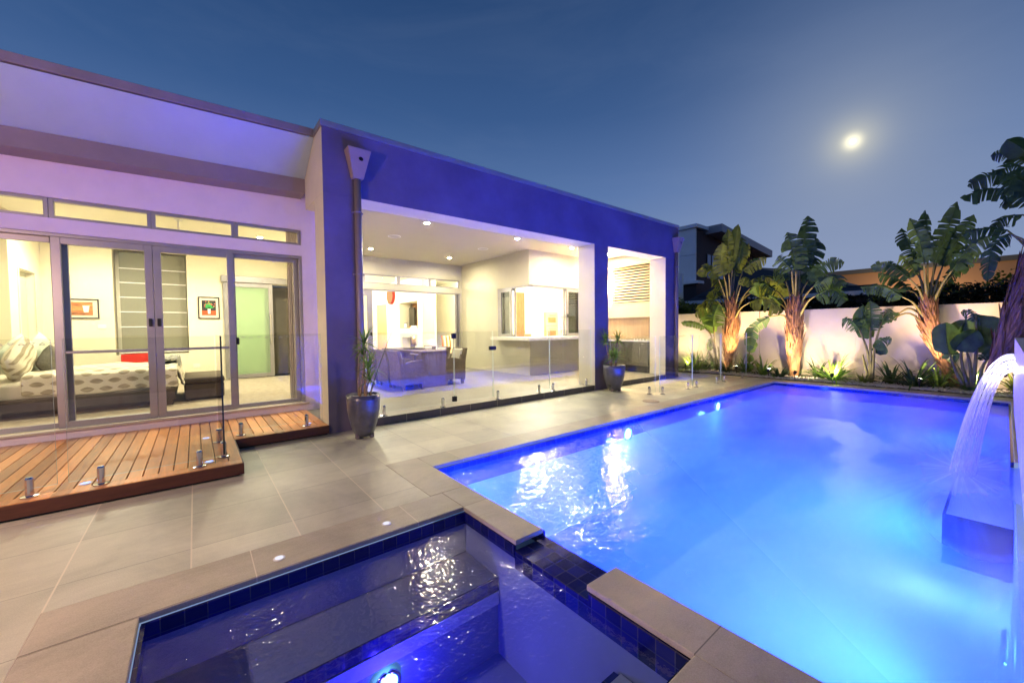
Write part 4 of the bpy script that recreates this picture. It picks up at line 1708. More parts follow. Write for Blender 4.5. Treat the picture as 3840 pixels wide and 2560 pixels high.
# knitted throw over the foot of the bed
t = thing('throw_blanket', 'grey knitted throw bunched over the foot of the bed', 'blanket', (-.3, 10.3, .85))
m = MB()
vs, fs = [], []
for i in range(31):
    u = i/30.0
    for j in range(11):
        w = j/10.0
        y = 9.75+1.25*w
        ang = u*2.5
        x = -.62+.36*u+.09*math.sin(u*3)
        z = .90+.085*math.sin(u*math.pi*.9)+.03*math.sin(w*21+u*8)+.012*math.sin(u*30) - (.34*max(0, u-.72)/.28 if u > .72 else 0)
        vs.append((x+.03*math.sin(w*15), y, z))
for i in range(30):
    for j in range(10):
        fs.append((i*11+j, (i+1)*11+j, (i+1)*11+j+1, i*11+j+1))
m.add(vs, fs)
m.build('knit', GREYKNIT, t, smooth=True, solid=.03, subsurf=1)
def pillow(label, c, size, rx, ry, rz, mat, name='pillow'):
    t = thing(name, label, 'pillow', c, 'pillows at the head of the bed')
    m = MB()
    W, Hh, D = size
    n = 14
    vs, fs = [], []
    for side in (1, -1):
        for i in range(n+1):
            for j in range(n+1):
                u, v = i/n*2-1, j/n*2-1
                pin = 1-.10*(abs(u)**2*abs(v)**2)
                bul = (max(0, (1-u**4)*(1-v**4)))**.5
                vs.append((u*W/2*(1-.07*(1-abs(u))*0-.06*v*v*abs(u)), side*D/2*bul*(1+.06*math.sin(u*9+v*5)), v*Hh/2*(1-.06*u*u*abs(v))))
    N1 = (n+1)*(n+1)
    for sd in range(2):
        for i in range(n):
            for j in range(n):
                a = sd*N1+i*(n+1)+j
                fs.append((a, a+n+1, a+n+2, a+1) if sd == 0 else (a+1, a+n+2, a+n+1, a))
    m.add(vs, fs)
    o = m.build('cover', mat, None, smooth=True)
    o.parent = t
    o.rotation_euler = (rx, ry, rz)
    return t
PRINT = paint('spotted_cotton', (.42, .42, .33), .85, .75, 7, .3, 120)
DARKC = paint('dark_embroidery', (.13, .125, .10), .85, .5, 26, .5, 60, stretch=(1, 1, 3))
pillow('mint white pillow propped against the headboard behind the dark cushion', (-2.10, 10.25, 1.12), (.72, .50, .20), 0, R_(-38), R_(78), MINT)
pillow('mint pillow with a grey spotted half at the left edge of the view', (-2.14, 9.62, 1.08), (.70, .50, .20), 0, R_(-34), R_(80), mq)
pillow('plain mint pillow leaning behind the spotted one', (-2.24, 9.86, 1.14), (.66, .48, .18), 0, R_(-30), R_(76), MINT)
pillow('dark embroidered cushion with cream stripes in front of the mint pillow', (-1.90, 9.98, 1.03), (.46, .36, .16), 0, R_(-46), R_(70), DARKC, 'cushion')
t = thing('ottoman', 'dark leather bench at the foot of the bed', 'bench', (.1, 10.1, .2))
m = MB()
m.box(-.18, 9.42, .24, .42, 10.85, .52)
m.build('bench_body', LEATHER, t, bevel=.03, seg=3)
m = MB()
m.box(-.19, 9.41, .521, .43, 10.86, .63)
m.build('seat_pad', LEATHER, t, bevel=.04, seg=3, smooth=True)
for x, y in ((-.15, 9.46), (.33, 9.46), (-.15, 10.74), (.33, 10.74)):
    m = MB()
    m.box(x, y, .201, x+.05, y+.05, .239)
    m.build('leg', LEATHER, t)
# red cushion on the window seat
t = thing('red_cushion', 'bright red wedge shaped cushion below the grey blind', 'cushion', (-1.0, 13.05, .95))
m = MB()
m.prism([(-1.36, .60), (-1.36, .97), (-.68, .99), (-1.02, .60)], 12.90, 12.985, 'y')
m.build('cushion', REDCLOTH, t, bevel=.01)
# roman blind
t = thing('roman_blind', 'grey roman blind with white battens drawn over the bedroom window', 'blind', (-.75, 13.2, 1.0))
m = MB()
m.box(-1.36, 13.20, 1.0, -.14, 13.215, 3.40)
m.build('fabric', BLIND, t)
for z in (1.0, 1.62, 1.98, 2.33, 2.68, 3.02):
    m = MB()
    m.box(-1.38, 13.185, z-.012, -.135, 13.199, z+.010)
    m.build('batten', WHITE, t)
# pictures
def picture(label, x0, x1, z0, z1, y, mat):
    t = thing('framed_picture', label, 'picture', ((x0+x1)/2, y, z0))
    m = MB()
    f = .022
    m.box(x0, y-.03, z0, x0+f, y, z1)
    m.box(x1-f, y-.03, z0, x1, y, z1)
    m.box(x0+f, y-.03, z0, x1-f, y, z0+f)
    m.box(x0+f, y-.03, z1-f, x1-f, y, z1)
    m.build('frame', BLACK, t)
    m = MB()
    m.box(x0+f, y-.012, z0+f, x1-f, y-.006, z1-f)
    m.build('mat_board', paint('mat_board', (.72, .66, .52), .8, .03, 4, 0), t)
    a = (x1-x0)*.17
    c = (z1-z0)*.16
    m = MB()
    m.box(x0+a, y-.015, z0+c, x1-a, y-.0125, z1-c)
    pr = m.build('print', mat, t)
    return t, pr
t, pr = picture('framed orange abstract landscape print on the bedroom wall left of the blind', -2.28, -1.69, 1.81, 2.25, 12.998,
        paint('orange_print', (.55, .20, .06), .7, .8, 3.4, 0, stretch=(1, 1, 3)))
m = MB()
m.add([(-1.93, 12.981, 1.95), (-1.86, 12.981, 1.95), (-1.84, 12.981, 2.10), (-1.95, 12.981, 2.10)], [(0, 1, 2, 3)])
m.build('painted_jug', WHITE, t)
t, pr = picture('framed dark flower still life on the bedroom wall right of the blind', .085, .53, 1.82, 2.385, 12.998,
        paint('dark_print', (.03, .028, .025), .7, .3, 6, 0))
yy = 12.9815
m = MB()
m.add([(.16, yy, 1.915), (.455, yy, 1.915), (.455, yy, 2.03), (.16, yy, 2.03)], [(0, 1, 2, 3)])
m.build('painted_table', paint('red_paint', (.60, .09, .02), .7, .2, 6, 0), t)
m = MB()
m.add([(.285, yy-.001, 1.95), (.335, yy-.001, 1.95), (.34, yy-.001, 2.08), (.28, yy-.001, 2.08)], [(0, 1, 2, 3)])
m.build('painted_vase', WHITE, t)
m = MB()
for i in range(16):
    a = R_(20+140*i/15)
    r = random.uniform(.10, .19)
    tip = Vector((.31+r*.72*math.cos(a), yy-.002, 2.08+r*math.sin(a)))
    n = Vector((-math.sin(a), 0, math.cos(a)))*.005
    bs = Vector((.31, yy-.002, 2.07))
    m.quad(bs-n*.6, tip-n*1.6, tip+n*1.6, bs+n*.6)
m.build('painted_stems', paint('green_paint', (.05, .45, .10), .7, .2, 6, 0), t)
m = MB()
for i in range(11):
    a = R_(25+130*i/10)
    r = random.uniform(.13, .21)
    m.disc((.31+r*.72*math.cos(a), yy-.003, 2.08+r*math.sin(a)), .013, (0, -1, 0), 7)
m.build('painted_flowers', paint('rose_paint', (.70, .16, .10), .7, .2, 6, 0), t)
# ceiling fan
t = thing('ceiling_fan', 'white three blade ceiling fan in the bedroom', 'fan', (-.19, 10.1, 3.7))
m = MB()
m.lathe([(.075, 0), (.075, -.02), (.05, -.06), (.014, -.07), (.014, -.22), (.03, -.23), (.05, -.28), (.13, -.30), (.14, -.36), (.11, -.385), (0, -.39)], (-.19, 10.1, 3.699), 28)
m.build('motor', WHITE, t, smooth=True)
for k in range(3):
    a = R_(-8+120*k)
    m = MB()
    d = Vector((math.cos(a), math.sin(a), 0))
    n = Vector((-d.y, d.x, 0))
    c0 = Vector((-.19, 10.1, 3.36))
    pts = [(.12, .055, 0), (.35, .075, 0), (.62, .065, 0), (.66, .03, 0)]
    vs, fs = [], []
    for r, w, _ in pts:
        vs += [c0+d*r-n*w+Vector((0, 0, -.018)), c0+d*r+n*w+Vector((0, 0, .018)), c0+d*r+n*w+Vector((0, 0, .026)), c0+d*r-n*w+Vector((0, 0, -.010))]
    fs = [(3, 2, 1, 0), (12, 13, 14, 15)]
    for j in range(3):
        for q in range(4):
            q2 = (q+1) % 4
            fs.append((j*4+q, j*4+q2, j*4+4+q2, j*4+4+q))
    m.add(vs, fs)
    m.build('blade', WHITE, t)
# sheer curtain at the right of the bedroom doors
t = thing('sheer_curtain', 'white sheer curtain gathered at the right end of the bedroom doors', 'curtain', (1.3, 7.8, .2))
m = MB()
vs, fs = [], []
for i in range(27):
    x = 1.30+.17*i/26
    y = 7.95+.03*math.sin(i*1.4)
    vs += [(x, y, .21), (x, y, 3.45)]
for i in range(26):
    fs.append((2*i, 2*i+2, 2*i+3, 2*i+1))
m.add(vs, fs)
m.build('fabric', paint('sheer', (.72, .68, .56), .9, .05, 8, 0), t, smooth=True)

# ================================================================== POTTED PLANTS
def strap(mb, base, d, L, w, droop, n=6, twist=0.0, fold=.25):
    """one arching strap leaf"""
    d = Vector(d).normalized()
    side = d.cross(Vector((0, 0, 1)))
    if side.length < .05: side = Vector((1, 0, 0))
    side.normalize()
    vs = []
    p = Vector(base)
    cur = d.copy()
    for i in range(n+1):
        t = i/float(n)
        ww = w*(1-t**2.2)*(.6+.4*min(1, t*5))
        if i == n: ww = w*.04
        up = side.cross(cur).normalized()
        sd = (side+up*twist*t).normalized()
        vs += [p-sd*ww/2, p-up*ww*fold*.5, p+sd*ww/2]
        p = p+cur*(L/n)
        cur = (cur+Vector((0, 0, -droop/n*(1+2*t)))).normalized()
    fs = []
    for i in range(n):
        a = i*3
        fs += [(a, a+1, a+4, a+3), (a+1, a+2, a+5, a+4)]
    mb.add(vs, fs)

def rosette(mb, c, n, L, w, droop, up=(.0, 1.2), rnd=random):
    for i in range(n):
        a = 2*math.pi*i*.618+rnd.uniform(-.3, .3)
        e = R_(rnd.uniform(-20, 82))
        d = Vector((math.cos(a)*math.cos(e), math.sin(a)*math.cos(e), math.sin(e)))
        strap(mb, Vector(c)+Vector((0, 0, rnd.uniform(-.05, .04))), d, L*rnd.uniform(.7, 1.15), w, droop*rnd.uniform(.5, 1.3), 6)

def pot_plant(label, x, y, z0, hpot, rtop, stems, sc, spears, leafm):
    t = thing('potted_plant', label, 'potted plant', (x, y, z0), 'dracaenas in glazed pots')
    m = MB()
    h = hpot
    prof = [(rtop*.46, .035), (rtop*.62, .08), (rtop*.80, h*.35), (rtop*.95, h*.65), (rtop*.99, h*.88), (rtop*1.0, h), (rtop*.90, h), (rtop*.88, h*.86), (0, h*.86)]
    m.lathe(prof, (x, y, z0), 40)
    m.build('pot', POTM, t, smooth=True)
    for k in range(3):
        a = R_(200+120*k)
        m = MB()
        cx, cy = x+rtop*.48*math.cos(a), y+rtop*.48*math.sin(a)
        m.box(cx-.028, cy-.028, z0+.001, cx+.028, cy+.028, z0+.075)
        m.build('pot_foot', paint('foot_stone', (.18, .15, .15), .6, .1, 8, .1), t, bevel=.012)
    m = MB()
    for i in range(90):
        a = random.uniform(0, 6.28)
        r = rtop*.82*math.sqrt(random.random())
        stone(m, x+r*math.cos(a), y+r*math.sin(a), z0+h*.90+.02*random.random(), random.uniform(.022, .042)*sc)
    tag(m.build('pebble_mulch', PEBBLE, t, smooth=True), kind='stuff')
    for bx, by, tx, ty, tz, n, L in stems:
        m = MB()
        p0 = Vector((x+bx, y+by, z0+h*.86))
        p1 = Vector((x+tx, y+ty, z0+tz))
        mid = (p0+p1)/2+Vector((random.uniform(-.02, .02), random.uniform(-.02, .02), 0))
        m.tube([p0, p0.lerp(mid, .5), mid, mid.lerp(p1, .5), p1], [.017*sc, .014*sc, .013*sc, .012*sc, .014*sc], 8)
        m.build('stem', STEM, t, smooth=True)
        if n:
            m = MB()
            rosette(m, p1, n, L, .024*sc, .55)
            m.build('leaf_crown', leafm, t)
    for bx, by, tx, ty, tz in spears:
        m = MB()
        p0 = Vector((x+bx, y+by, z0+h*.86))
        p1 = Vector((x+tx, y+ty, z0+tz))
        strap(m, p0, p1-p0, (p1-p0).length, .05*sc, 0.05, 8)
        m.build('spear_leaf', LEAF2, t)
# directions on the ground: r = picture right, f = away
rgt = Vector((Rv.x, Rv.y, 0)).normalized()
PX1, PY1 = 1.79, 5.53
def rf(r, f): 
    v = rgt*r+Vector((Fv.x, Fv.y, 0)).normalized()*f
    return v.x, v.y
stems = []
for br, bf, tr_, tf, tz, n, L in ((-.05, 0, .02, .03, 1.28, 46, .30), (.02, .03, .07, .02, .94, 44, .30), (.0, .05, -.0, .05, 1.12, 26, .26), (.06, -.04, .09, -.02, .80, 24, .22), (-.07, .03, -.06, .02, 1.02, 0, 0), (.09, .03, .12, .05, .72, 0, 0)):
    a, b_ = rf(br, bf)
    c, d = rf(tr_, tf)
    stems.append((a, b_, c, d, tz, n, L))
a, b_ = rf(.05, .02)
c, d = rf(.42, .05)
pot_plant('spiky dracaena in a tall glazed pot by the charcoal pillar at the terrace step', PX1, PY1, .0, .60, .222, stems, 1.0, [(a, b_, c, d, 1.56)], LEAF3)
stems = []
for br, bf, tr_, tf, tz, n, L in ((-.05, 0, -.19, .03, 1.17, 54, .29), (.04, .02, .10, .03, 1.17, 54, .29), (.0, -.04, .03, -.04, .78, 52, .33), (-.05, .03, -.05, .02, .80, 34, .28)):
    a, b_ = rf(br, bf)
    c, d = rf(tr_, tf)
    stems.append((a, b_, c, d, tz, n, L))
pot_plant('wider dracaena in a glazed pot in front of the second portal pillar', 7.58, 5.68, .0, .61, .255, stems, 1.1, [], LEAF3)

# ================================================================== GARDEN WALL
gw = thing('garden_wall', 'pale rendered wall behind the palms at the end of the pool', 'wall', (14, 3, 0))
ys = [12, 8.2, 5.35, 4.9, 2.55, -.9, -3.6, -9]
for i, (a, b_) in enumerate(zip(ys, ys[1:])):
    m = MB()
    off = .0 if i % 2 == 0 else .04
    m.box(14.0+off, b_+.004, -.02, 14.22, a-.004, 1.945)
    m.build('wall_panel', WALLG, gw, bevel=.006)

# ================================================================== FAN PALMS
def catmull(pts, n):
    pts = [Vector(p) for p in pts]
    if len(pts) == 2:
        return [pts[0].lerp(pts[1], i/float(n)) for i in range(n+1)]
    P = [pts[0]*2-pts[1]]+pts+[pts[-1]*2-pts[-2]]
    out = []
    seg = len(pts)-1
    for i in range(n+1):
        s = i/float(n)*seg
        k = min(int(s), seg-1)
        t = s-k
        p0, p1, p2, p3 = P[k:k+4]
        out.append(.5*((2*p1)+(-p0+p2)*t+(2*p0-5*p1+4*p2-p3)*t*t+(-p0+3*p1-3*p2+p3)*t**3))
    return out

def blade(mb, pts, hw, roll, torn, droop, rnd):
    """a big banana-like leaf: midrib along pts, halves torn into strips"""
    N = 26
    C = catmull(pts, N)
    view = Vector((1, .25+rnd.uniform(-.75, .75), rnd.uniform(-.7, .5))).normalized()
    for sd in (-1, 1):
        i = 0
        while i < N:
            if torn:
                step = rnd.choice((1, 2, 2, 3, 3, 4))
            else:
                step = N
            j = min(N, i+step)
            jit = rnd.uniform(-.18, .18)*torn
            rl = roll+rnd.uniform(-.35, .35)*torn
            dr = droop*rnd.uniform(.6, 1.4)
            lens = rnd.uniform(.82, 1.06) if torn else 1
            vs = []
            for k in range(i, j+1):
                t = k/float(N)
                tg = (C[min(k+1, N)]-C[max(k-1, 0)]).normalized()
                side = tg.cross(view).normalized()
                nrm = side.cross(tg).normalized()
                w = .88*hw*min(1.0, .35+t*4.5)*(1-.8*max(0, (t-.62)/.38)**2.0)*lens
                if t > .93: w *= max(.15, (1-t)/.07)**.6
                sdv = (side*sd*math.cos(rl*1)+nrm*math.sin(rl)).normalized()
                shrink = 1.0
                c0 = C[k]
                e = 0
                if torn and (k == i or k == j) and j > i:
                    e = (.08 if k == i else -.08)
                for q in range(4):
                    f = q/3.0
                    pt = c0+sdv*w*f+tg*(w*(.16+jit*.7)*f+e*w*f*.6)+Vector((0, 0, -dr*w*f*f))
                    vs.append(pt)
            m_ = j-i
            fs = []
            for a in range(m_):
                for q in range(3):
                    fs.append((a*4+q, a*4+q+1, (a+1)*4+q+1, (a+1)*4+q))
            mb.add(vs, fs)
            i = j
    # midrib
    mb.tube(C[::2], [max(.004, .014*(1-k/float(len(C[::2])))) for k in range(len(C[::2]))], 5)

def fan_palm(label, base, trunk_pts, radii, leaves, leafm, S, seed, conv, X, group='fan palms in the garden bed', name='palm_tree', cat='palm tree'):
    """trunk_pts and leaf points are given as photo points carried onto the tree's own upright plane at distance X (plus an offset in depth)"""
    rnd = random.Random(seed)
    t = thing(name, label, cat, base, group)
    def pt(q, dx=0.0):
        return atx(*conv(q[0], q[1]), X+dx)
    tp = [pt(q) for q in trunk_pts]
    if abs(tp[0].z) < .6: tp[0].z = 0.0
    C = catmull(tp, 26)
    rr = []
    for i in range(27):
        s = i/26.0*(len(radii)-1)
        k = min(int(s), len(radii)-2)
        rr.append(radii[k]+(radii[k+1]-radii[k])*(s-k))
    m = MB()
    m.tube(C, [r*.82 for r in rr], 14)
    # overlapping woven leaf bases
    for i in range(1, 25):
        for k in range(11):
            a = k*.58+i*1.25+rnd.uniform(-.2, .2)
            c0, r = C[i], rr[i]
            ax = (C[min(i+1, 26)]-C[i-1]).normalized()
            u = ax.orthogonal().normalized()
            v = ax.cross(u)
            d = u*math.cos(a)+v*math.sin(a)
            s_ = ax.cross(d)
            low = max(0, 1-i/16.0)
            L = r*rnd.uniform(2.2, 3.8)
            w = r*rnd.uniform(.14, .26)
            b0 = c0+d*r*.70
            sw_ = s_*r*rnd.uniform(-.9, .9)
            tip = b0+ax*L+d*r*(rnd.uniform(.05, .25)+.55*low*rnd.random())+sw_
            mid = b0+ax*L*.5+d*r*.20+sw_*.45
            m.add([b0-s_*w, b0+s_*w, mid+s_*w*.8, tip+s_*w*.18, tip-s_*w*.18, mid-s_*w*.8, mid+d*w*.35], [(0, 1, 2, 6), (0, 6, 5), (6, 2, 3, 4), (6, 4, 5)])
    m.build('trunk', TRUNK, t)
    cr = MB()
    pe = MB()
    for lf in leaves:
        pet, bl, hw, torn, droop, roll = lf[:6]
        dx = lf[6] if len(lf) > 6 else rnd.uniform(-.5, .5)
        P = [pt(q, dx*(.15+.85*i/max(1, len(pet)-1))) for i, q in enumerate(pet)]
        if len(P) > 1:
            Cc = catmull(P, 10)
            pe.tube(Cc, [.034*S*(1-.55*k/10.0) for k in range(11)], 7)
        B = [pt(q, dx*(1+.25*i)) for i, q in enumerate(bl)]
        blade(cr, B, hw, roll, torn, droop, rnd)
    pe.build('petiole', PETI, t, smooth=True)
    cr.build('crown', leafm, t)
    return t

cG = lambda a, b_: (2500+a*700/1568., 800+b_*700/1568.)
cH = lambda a, b_: (3140+a*700/1098., 500+b_*700/1098.)
leaves1 = [
    ([(535, 760), (545, 560), (552, 400)], [(552, 400), (575, 240), (602, 92)], .21, 0, .1, .5, .1),
    ([(530, 760), (528, 600), (520, 500)], [(520, 500), (516, 300), (515, 128)], .26, 1, .2, .7, -.2),
    ([(540, 760), (560, 600), (575, 480)], [(575, 480), (625, 340), (632, 200)], .28, .6, .3, .3, .3),
    ([(520, 760), (500, 620), (480, 520)], [(480, 520), (455, 400), (470, 250)], .30, .5, .3, .3, -.35),
    ([(540, 700), (560, 560), (565, 510)], [(565, 520), (590, 420), (690, 250)], .26, 1, .3, .6, .4),
    ([(560, 780), (600, 600), (640, 480)], [(640, 480), (730, 410), (840, 372)], .25, 1, .5, .2, .2),
    ([(515, 780), (470, 640), (430, 540)], [(430, 540), (350, 450), (256, 516)], .22, .7, .5, -.1, -.2),
    ([(510, 820), (480, 700), (450, 640)], [(470, 620), (420, 550), (365, 545)], .24, .8, .6, .2, .25),
    ([(505, 900), (470, 800), (440, 750)], [(440, 750), (330, 740), (240, 860)], .26, .9, .8, -.2, -.25),
    ([(560, 860), (590, 720), (625, 600)], [(625, 600), (660, 540), (715, 600)], .18, .9, .7, .1, -.1),
    ([(565, 900), (620, 800), (700, 745)], [(700, 745), (840, 725), (970, 830)], .24, 1, .9, 0, -.3),
    ([(560, 860), (640, 700), (710, 620)], [(710, 620), (860, 540), (1030, 690)], .34, .8, .7, .2, .5),
    ([(560, 860), (640, 720), (720, 660)], [(720, 660), (840, 600), (940, 650)], .28, 1, .8, .3, .7),
    ([(510, 860), (475, 760), (440, 700)], [(440, 700), (400, 640), (330, 700)], .2, 1, .8, .3, .5),
]
fan_palm('tall fan palm nearest the portal with torn leaves and a warm lit trunk', (13.78, 5.69, 0), [(530, 1310), (535, 1120), (545, 930), (545, 740)], [.16, .20, .19, .13], leaves1, LEAF1, 1.0, 11, cG, 13.6)
leaves2 = [
    ([(1085, 760), (1090, 600), (1092, 470)], [(1092, 470), (1150, 250), (1185, 22)], .36, .7, .15, .5, .1),
    ([(1080, 760), (1085, 600), (1085, 470)], [(1085, 470), (1055, 320), (1012, 160)], .40, 1, .3, .4, -.3),
    ([(1090, 760), (1110, 600), (1120, 480)], [(1120, 480), (1210, 350), (1265, 210)], .36, .9, .3, .3, .3),
    ([(1075, 760), (1060, 600), (1050, 470)], [(1050, 470), (980, 400), (935, 360)], .28, .8, .4, .3, -.3),
    ([(1100, 800), (1140, 650), (1190, 560)], [(1190, 560), (1330, 430), (1492, 408)], .24, .6, .4, 0, .2),
    ([(1105, 840), (1160, 700), (1235, 610)], [(1235, 610), (1390, 530), (1480, 620)], .28, 1, .7, .2, -.2),
    ([(1110, 880), (1180, 750), (1250, 690)], [(1250, 690), (1390, 640), (1505, 735)], .24, 1, .7, .2, -.4),
    ([(1070, 780), (1030, 650), (1000, 560)], [(1000, 560), (950, 480), (900, 470)], .26, .9, .6, .3, .3),
    ([(1040, 960), (985, 860), (860, 868)], [(860, 868), (730, 970), (690, 1160)], .22, .8, .3, .2, -.2),
    ([(1060, 860), (960, 690), (900, 640)], [(900, 640), (800, 590), (690, 660)], .26, 1, .7, .2, .5),
    ([(1090, 780), (1110, 640), (1130, 540)], [(1110, 560), (1200, 480), (1250, 370)], .30, .7, .5, .2, .5),
    ([(1050, 900), (1000, 800), (960, 760)], [(960, 760), (880, 700), (800, 760)], .2, 1, .8, .2, .3),
]
fan_palm('second fan palm with one tall upright leaf and a shaggy trunk', (13.38, 3.78, 0), [(1072, 1362), (1070, 1150), (1075, 950), (1085, 760)], [.13, .20, .21, .13], leaves2, LEAF2, 1.0, 23, cG, 13.4)
leaves3 = [
    ([(540, 1000), (560, 860), (570, 760)], [(570, 760), (640, 590), (705, 402)], .24, .6, .2, .4, .1),
    ([(535, 1000), (530, 860), (532, 760)], [(532, 760), (530, 600), (518, 452)], .22, .6, .2, .5, -.1),
    ([(530, 1000), (515, 860), (510, 760)], [(510, 760), (480, 620), (425, 500)], .24, .8, .3, .4, -.3),
    ([(525, 1000), (490, 860), (470, 770)], [(470, 770), (420, 650), (378, 558)], .26, 1, .4, .3, .3),
    ([(525, 1040), (480, 920), (420, 850)], [(420, 850), (310, 770), (195, 782)], .20, .6, .5, .1, -.2),
    ([(525, 1060), (470, 950), (420, 920)], [(420, 920), (340, 850), (240, 822)], .22, .9, .6, .2, .2),
    ([(520, 1100), (450, 1000), (380, 960)], [(380, 960), (270, 900), (138, 905)], .18, 1, .7, .2, -.3),
    ([(545, 1000), (590, 860), (620, 780)], [(620, 780), (720, 610), (802, 478)], .24, .8, .4, .3, .3),
    ([(550, 1020), (620, 880), (680, 800)], [(680, 800), (780, 660), (900, 602)], .24, 1, .6, .2, -.2),
    ([(550, 1040), (620, 900), (680, 830)], [(680, 830), (760, 730), (835, 722)], .22, 1, .6, .2, .4),
    ([(540, 980), (560, 850), (590, 740)], [(590, 740), (640, 640), (670, 560)], .30, .6, .4, .5, .4),
    ([(545, 1180), (430, 1060), (290, 1105)], [(290, 1105), (180, 1090), (60, 1110)], .12, 1, .9, .2, -.2),
    ([(540, 1100), (430, 1030), (360, 1060)], [(370, 1055), (320, 1060), (270, 1080)], .12, 1, .9, .2, .2),
    ([(545, 1000), (600, 900), (650, 860)], [(650, 860), (700, 800), (760, 790)], .2, .9, .6, .2, .6),
    ([(530, 1000), (500, 880), (470, 830)], [(470, 830), (420, 760), (365, 720)], .26, 1, .5, .2, .1),
]
fan_palm('leaning fan palm in front of the wall, dark against the sky', (13.8, .72, 0), [(695, 1490), (630, 1330), (560, 1170), (540, 1000)], [.10, .17, .18, .12], leaves3, LEAF2, .9, 37, cH, 13.6)
# big palm at the right edge, reaching in from beyond the pool
XB = 10.6
leaves4 = [
    ([(1240, 420), (1170, 300), (1120, 120)], [(1120, 120), (1060, 70), (998, 36)], .20, 0, .1, .5, 0),
    ([(1240, 420), (1170, 300), (1110, 170)], [(1110, 170), (1010, 120), (902, 132)], .14, .3, .2, .3, .1),
    ([(1240, 450), (1180, 300), (1120, 210)], [(1120, 210), (1030, 190), (930, 240)], .18, 1, .4, .2, -.2),
    ([(1240, 470), (1180, 340), (1120, 270)], [(1120, 270), (930, 235), (765, 310)], .20, .8, .4, .2, .1),
    ([(1240, 480), (1190, 380), (1130, 340)], [(1130, 340), (900, 330), (722, 378)], .16, .9, .5, .1, -.1),
    ([(1240, 500), (1200, 420), (1140, 400)], [(1140, 400), (1030, 340), (960, 380)], .22, .7, .5, .3, .3),
    ([(1240, 900), (1120, 680), (1000, 570)], [(1000, 570), (860, 560), (735, 600)], .15, 1, .8, .1, .1),
    ([(1240, 900), (1130, 660), (1010, 590)], [(1010, 590), (910, 680), (880, 870)], .14, 1, .6, .2, -.1),
    ([(1240, 560), (1160, 500), (1090, 480)], [(1090, 480), (990, 490), (900, 560)], .12, 1, .8, .2, .2),
    ([(1240, 480), (1190, 360), (1150, 300)], [(1150, 300), (1060, 250), (1000, 330)], .26, .6, .4, .3, -.3),
]
fan_palm('large dark palm leaning in from the right edge of the view', (10.6, -.9, 0), [(930, 1420), (1030, 1180), (1130, 900), (1240, 600)], [.15, .20, .20, .14], leaves4, LEAF2, .8, 41, cH, XB)
# young banana plants
def banana(label, base, X, conv, stems, leaves, leafm, seed):
    rnd = random.Random(seed)
    t = thing('banana_plant', label, 'plant', base, 'young banana plants along the wall')
    st = MB()
    for s in stems:
        P = [atx(*conv(*q), X) for q in s]
        st.tube(catmull(P, 8), [.035*(1-.06*k) for k in range(9)], 7)
    st.build('stem', PETI, t, smooth=True)
    cr = MB()
    for bl, hw, torn, droop, roll, dx in leaves:
        blade(cr, [atx(*conv(*q), X+dx) for q in bl], hw, roll, torn, droop, rnd)
    cr.build('leaf_crown', leafm, t)
    return t
banana('young banana plant with broad bright green leaves in front of the wall by the portal', (13.5, 6.0, 0), 13.2, cG,
       [[(425, 1310), (405, 1120), (395, 950)], [(420, 1300), (380, 1040), (320, 960)], [(425, 1310), (440, 1200), (430, 1120)]],
       [([(395, 950), (400, 860), (440, 760)], .42, .15, .2, .1, 0), ([(395, 950), (340, 880), (290, 820)], .22, .1, .4, .3, .2), ([(320, 960), (230, 920), (120, 915)], .14, .3, .5, .2, -.1), ([(380, 1040), (360, 1100), (370, 1150)], .12, .3, .3, .2, .1), ([(400, 1000), (330, 850), (330, 790)], .25, 0, .2, .5, .3)], LEAF3, 3)
banana('young banana plant with small split leaves between the second and third fan palm', (13.2, 2.1, 0), 13.2, cH,
       [[(195, 1465), (180, 1290), (130, 1150)], [(200, 1465), (195, 1250), (195, 1140)], [(205, 1460), (220, 1260), (260, 1110)], [(190, 1460), (165, 1370), (150, 1300)]],
       [([(130, 1150), (90, 1110), (30, 1090)], .22, .7, .5, .2, 0), ([(195, 1160), (200, 1080), (190, 985)], .26, .1, .2, .4, 0), ([(260, 1110), (290, 1060), (310, 1030)], .22, .3, .3, .2, .1), ([(215, 1260), (270, 1210), (320, 1215)], .15, .3, .6, .2, -.1), ([(200, 1200), (150, 1100), (150, 1010)], .22, 0, .3, .4, .2), ([(210, 1280), (250, 1250), (270, 1300)], .14, 0, .5, .2, .1)], LEAF2, 5)
banana('clump of big rounded banana leaves at the right end of the wall', (13.4, .3, 0), 12.6, cH,
       [[(790, 1490), (780, 1350), (760, 1280)], [(800, 1490), (820, 1250), (815, 1070)], [(740, 1480), (690, 1380), (660, 1290)], [(830, 1490), (860, 1360), (960, 1240)], [(770, 1490), (730, 1330), (740, 1200)]],
       [([(660, 1300), (640, 1200), (640, 1112)], .26, 0, .1, .5, 0), ([(660, 1290), (700, 1180), (760, 1095)], .20, 0, .1, .5, .2), ([(690, 1270), (760, 1200), (830, 1160)], .26, 0, .2, .3, -.2), ([(830, 1290), (850, 1180), (835, 1068)], .42, 0, .1, .2, .1), ([(815, 1100), (780, 1050), (725, 1055)], .12, .4, .6, .2, 0), ([(720, 1300), (680, 1300), (640, 1330)], .16, 0, .6, .3, .1), ([(830, 1330), (920, 1270), (1040, 1230)], .10, .5, .4, .2, -.3)], LEAF2, 9)
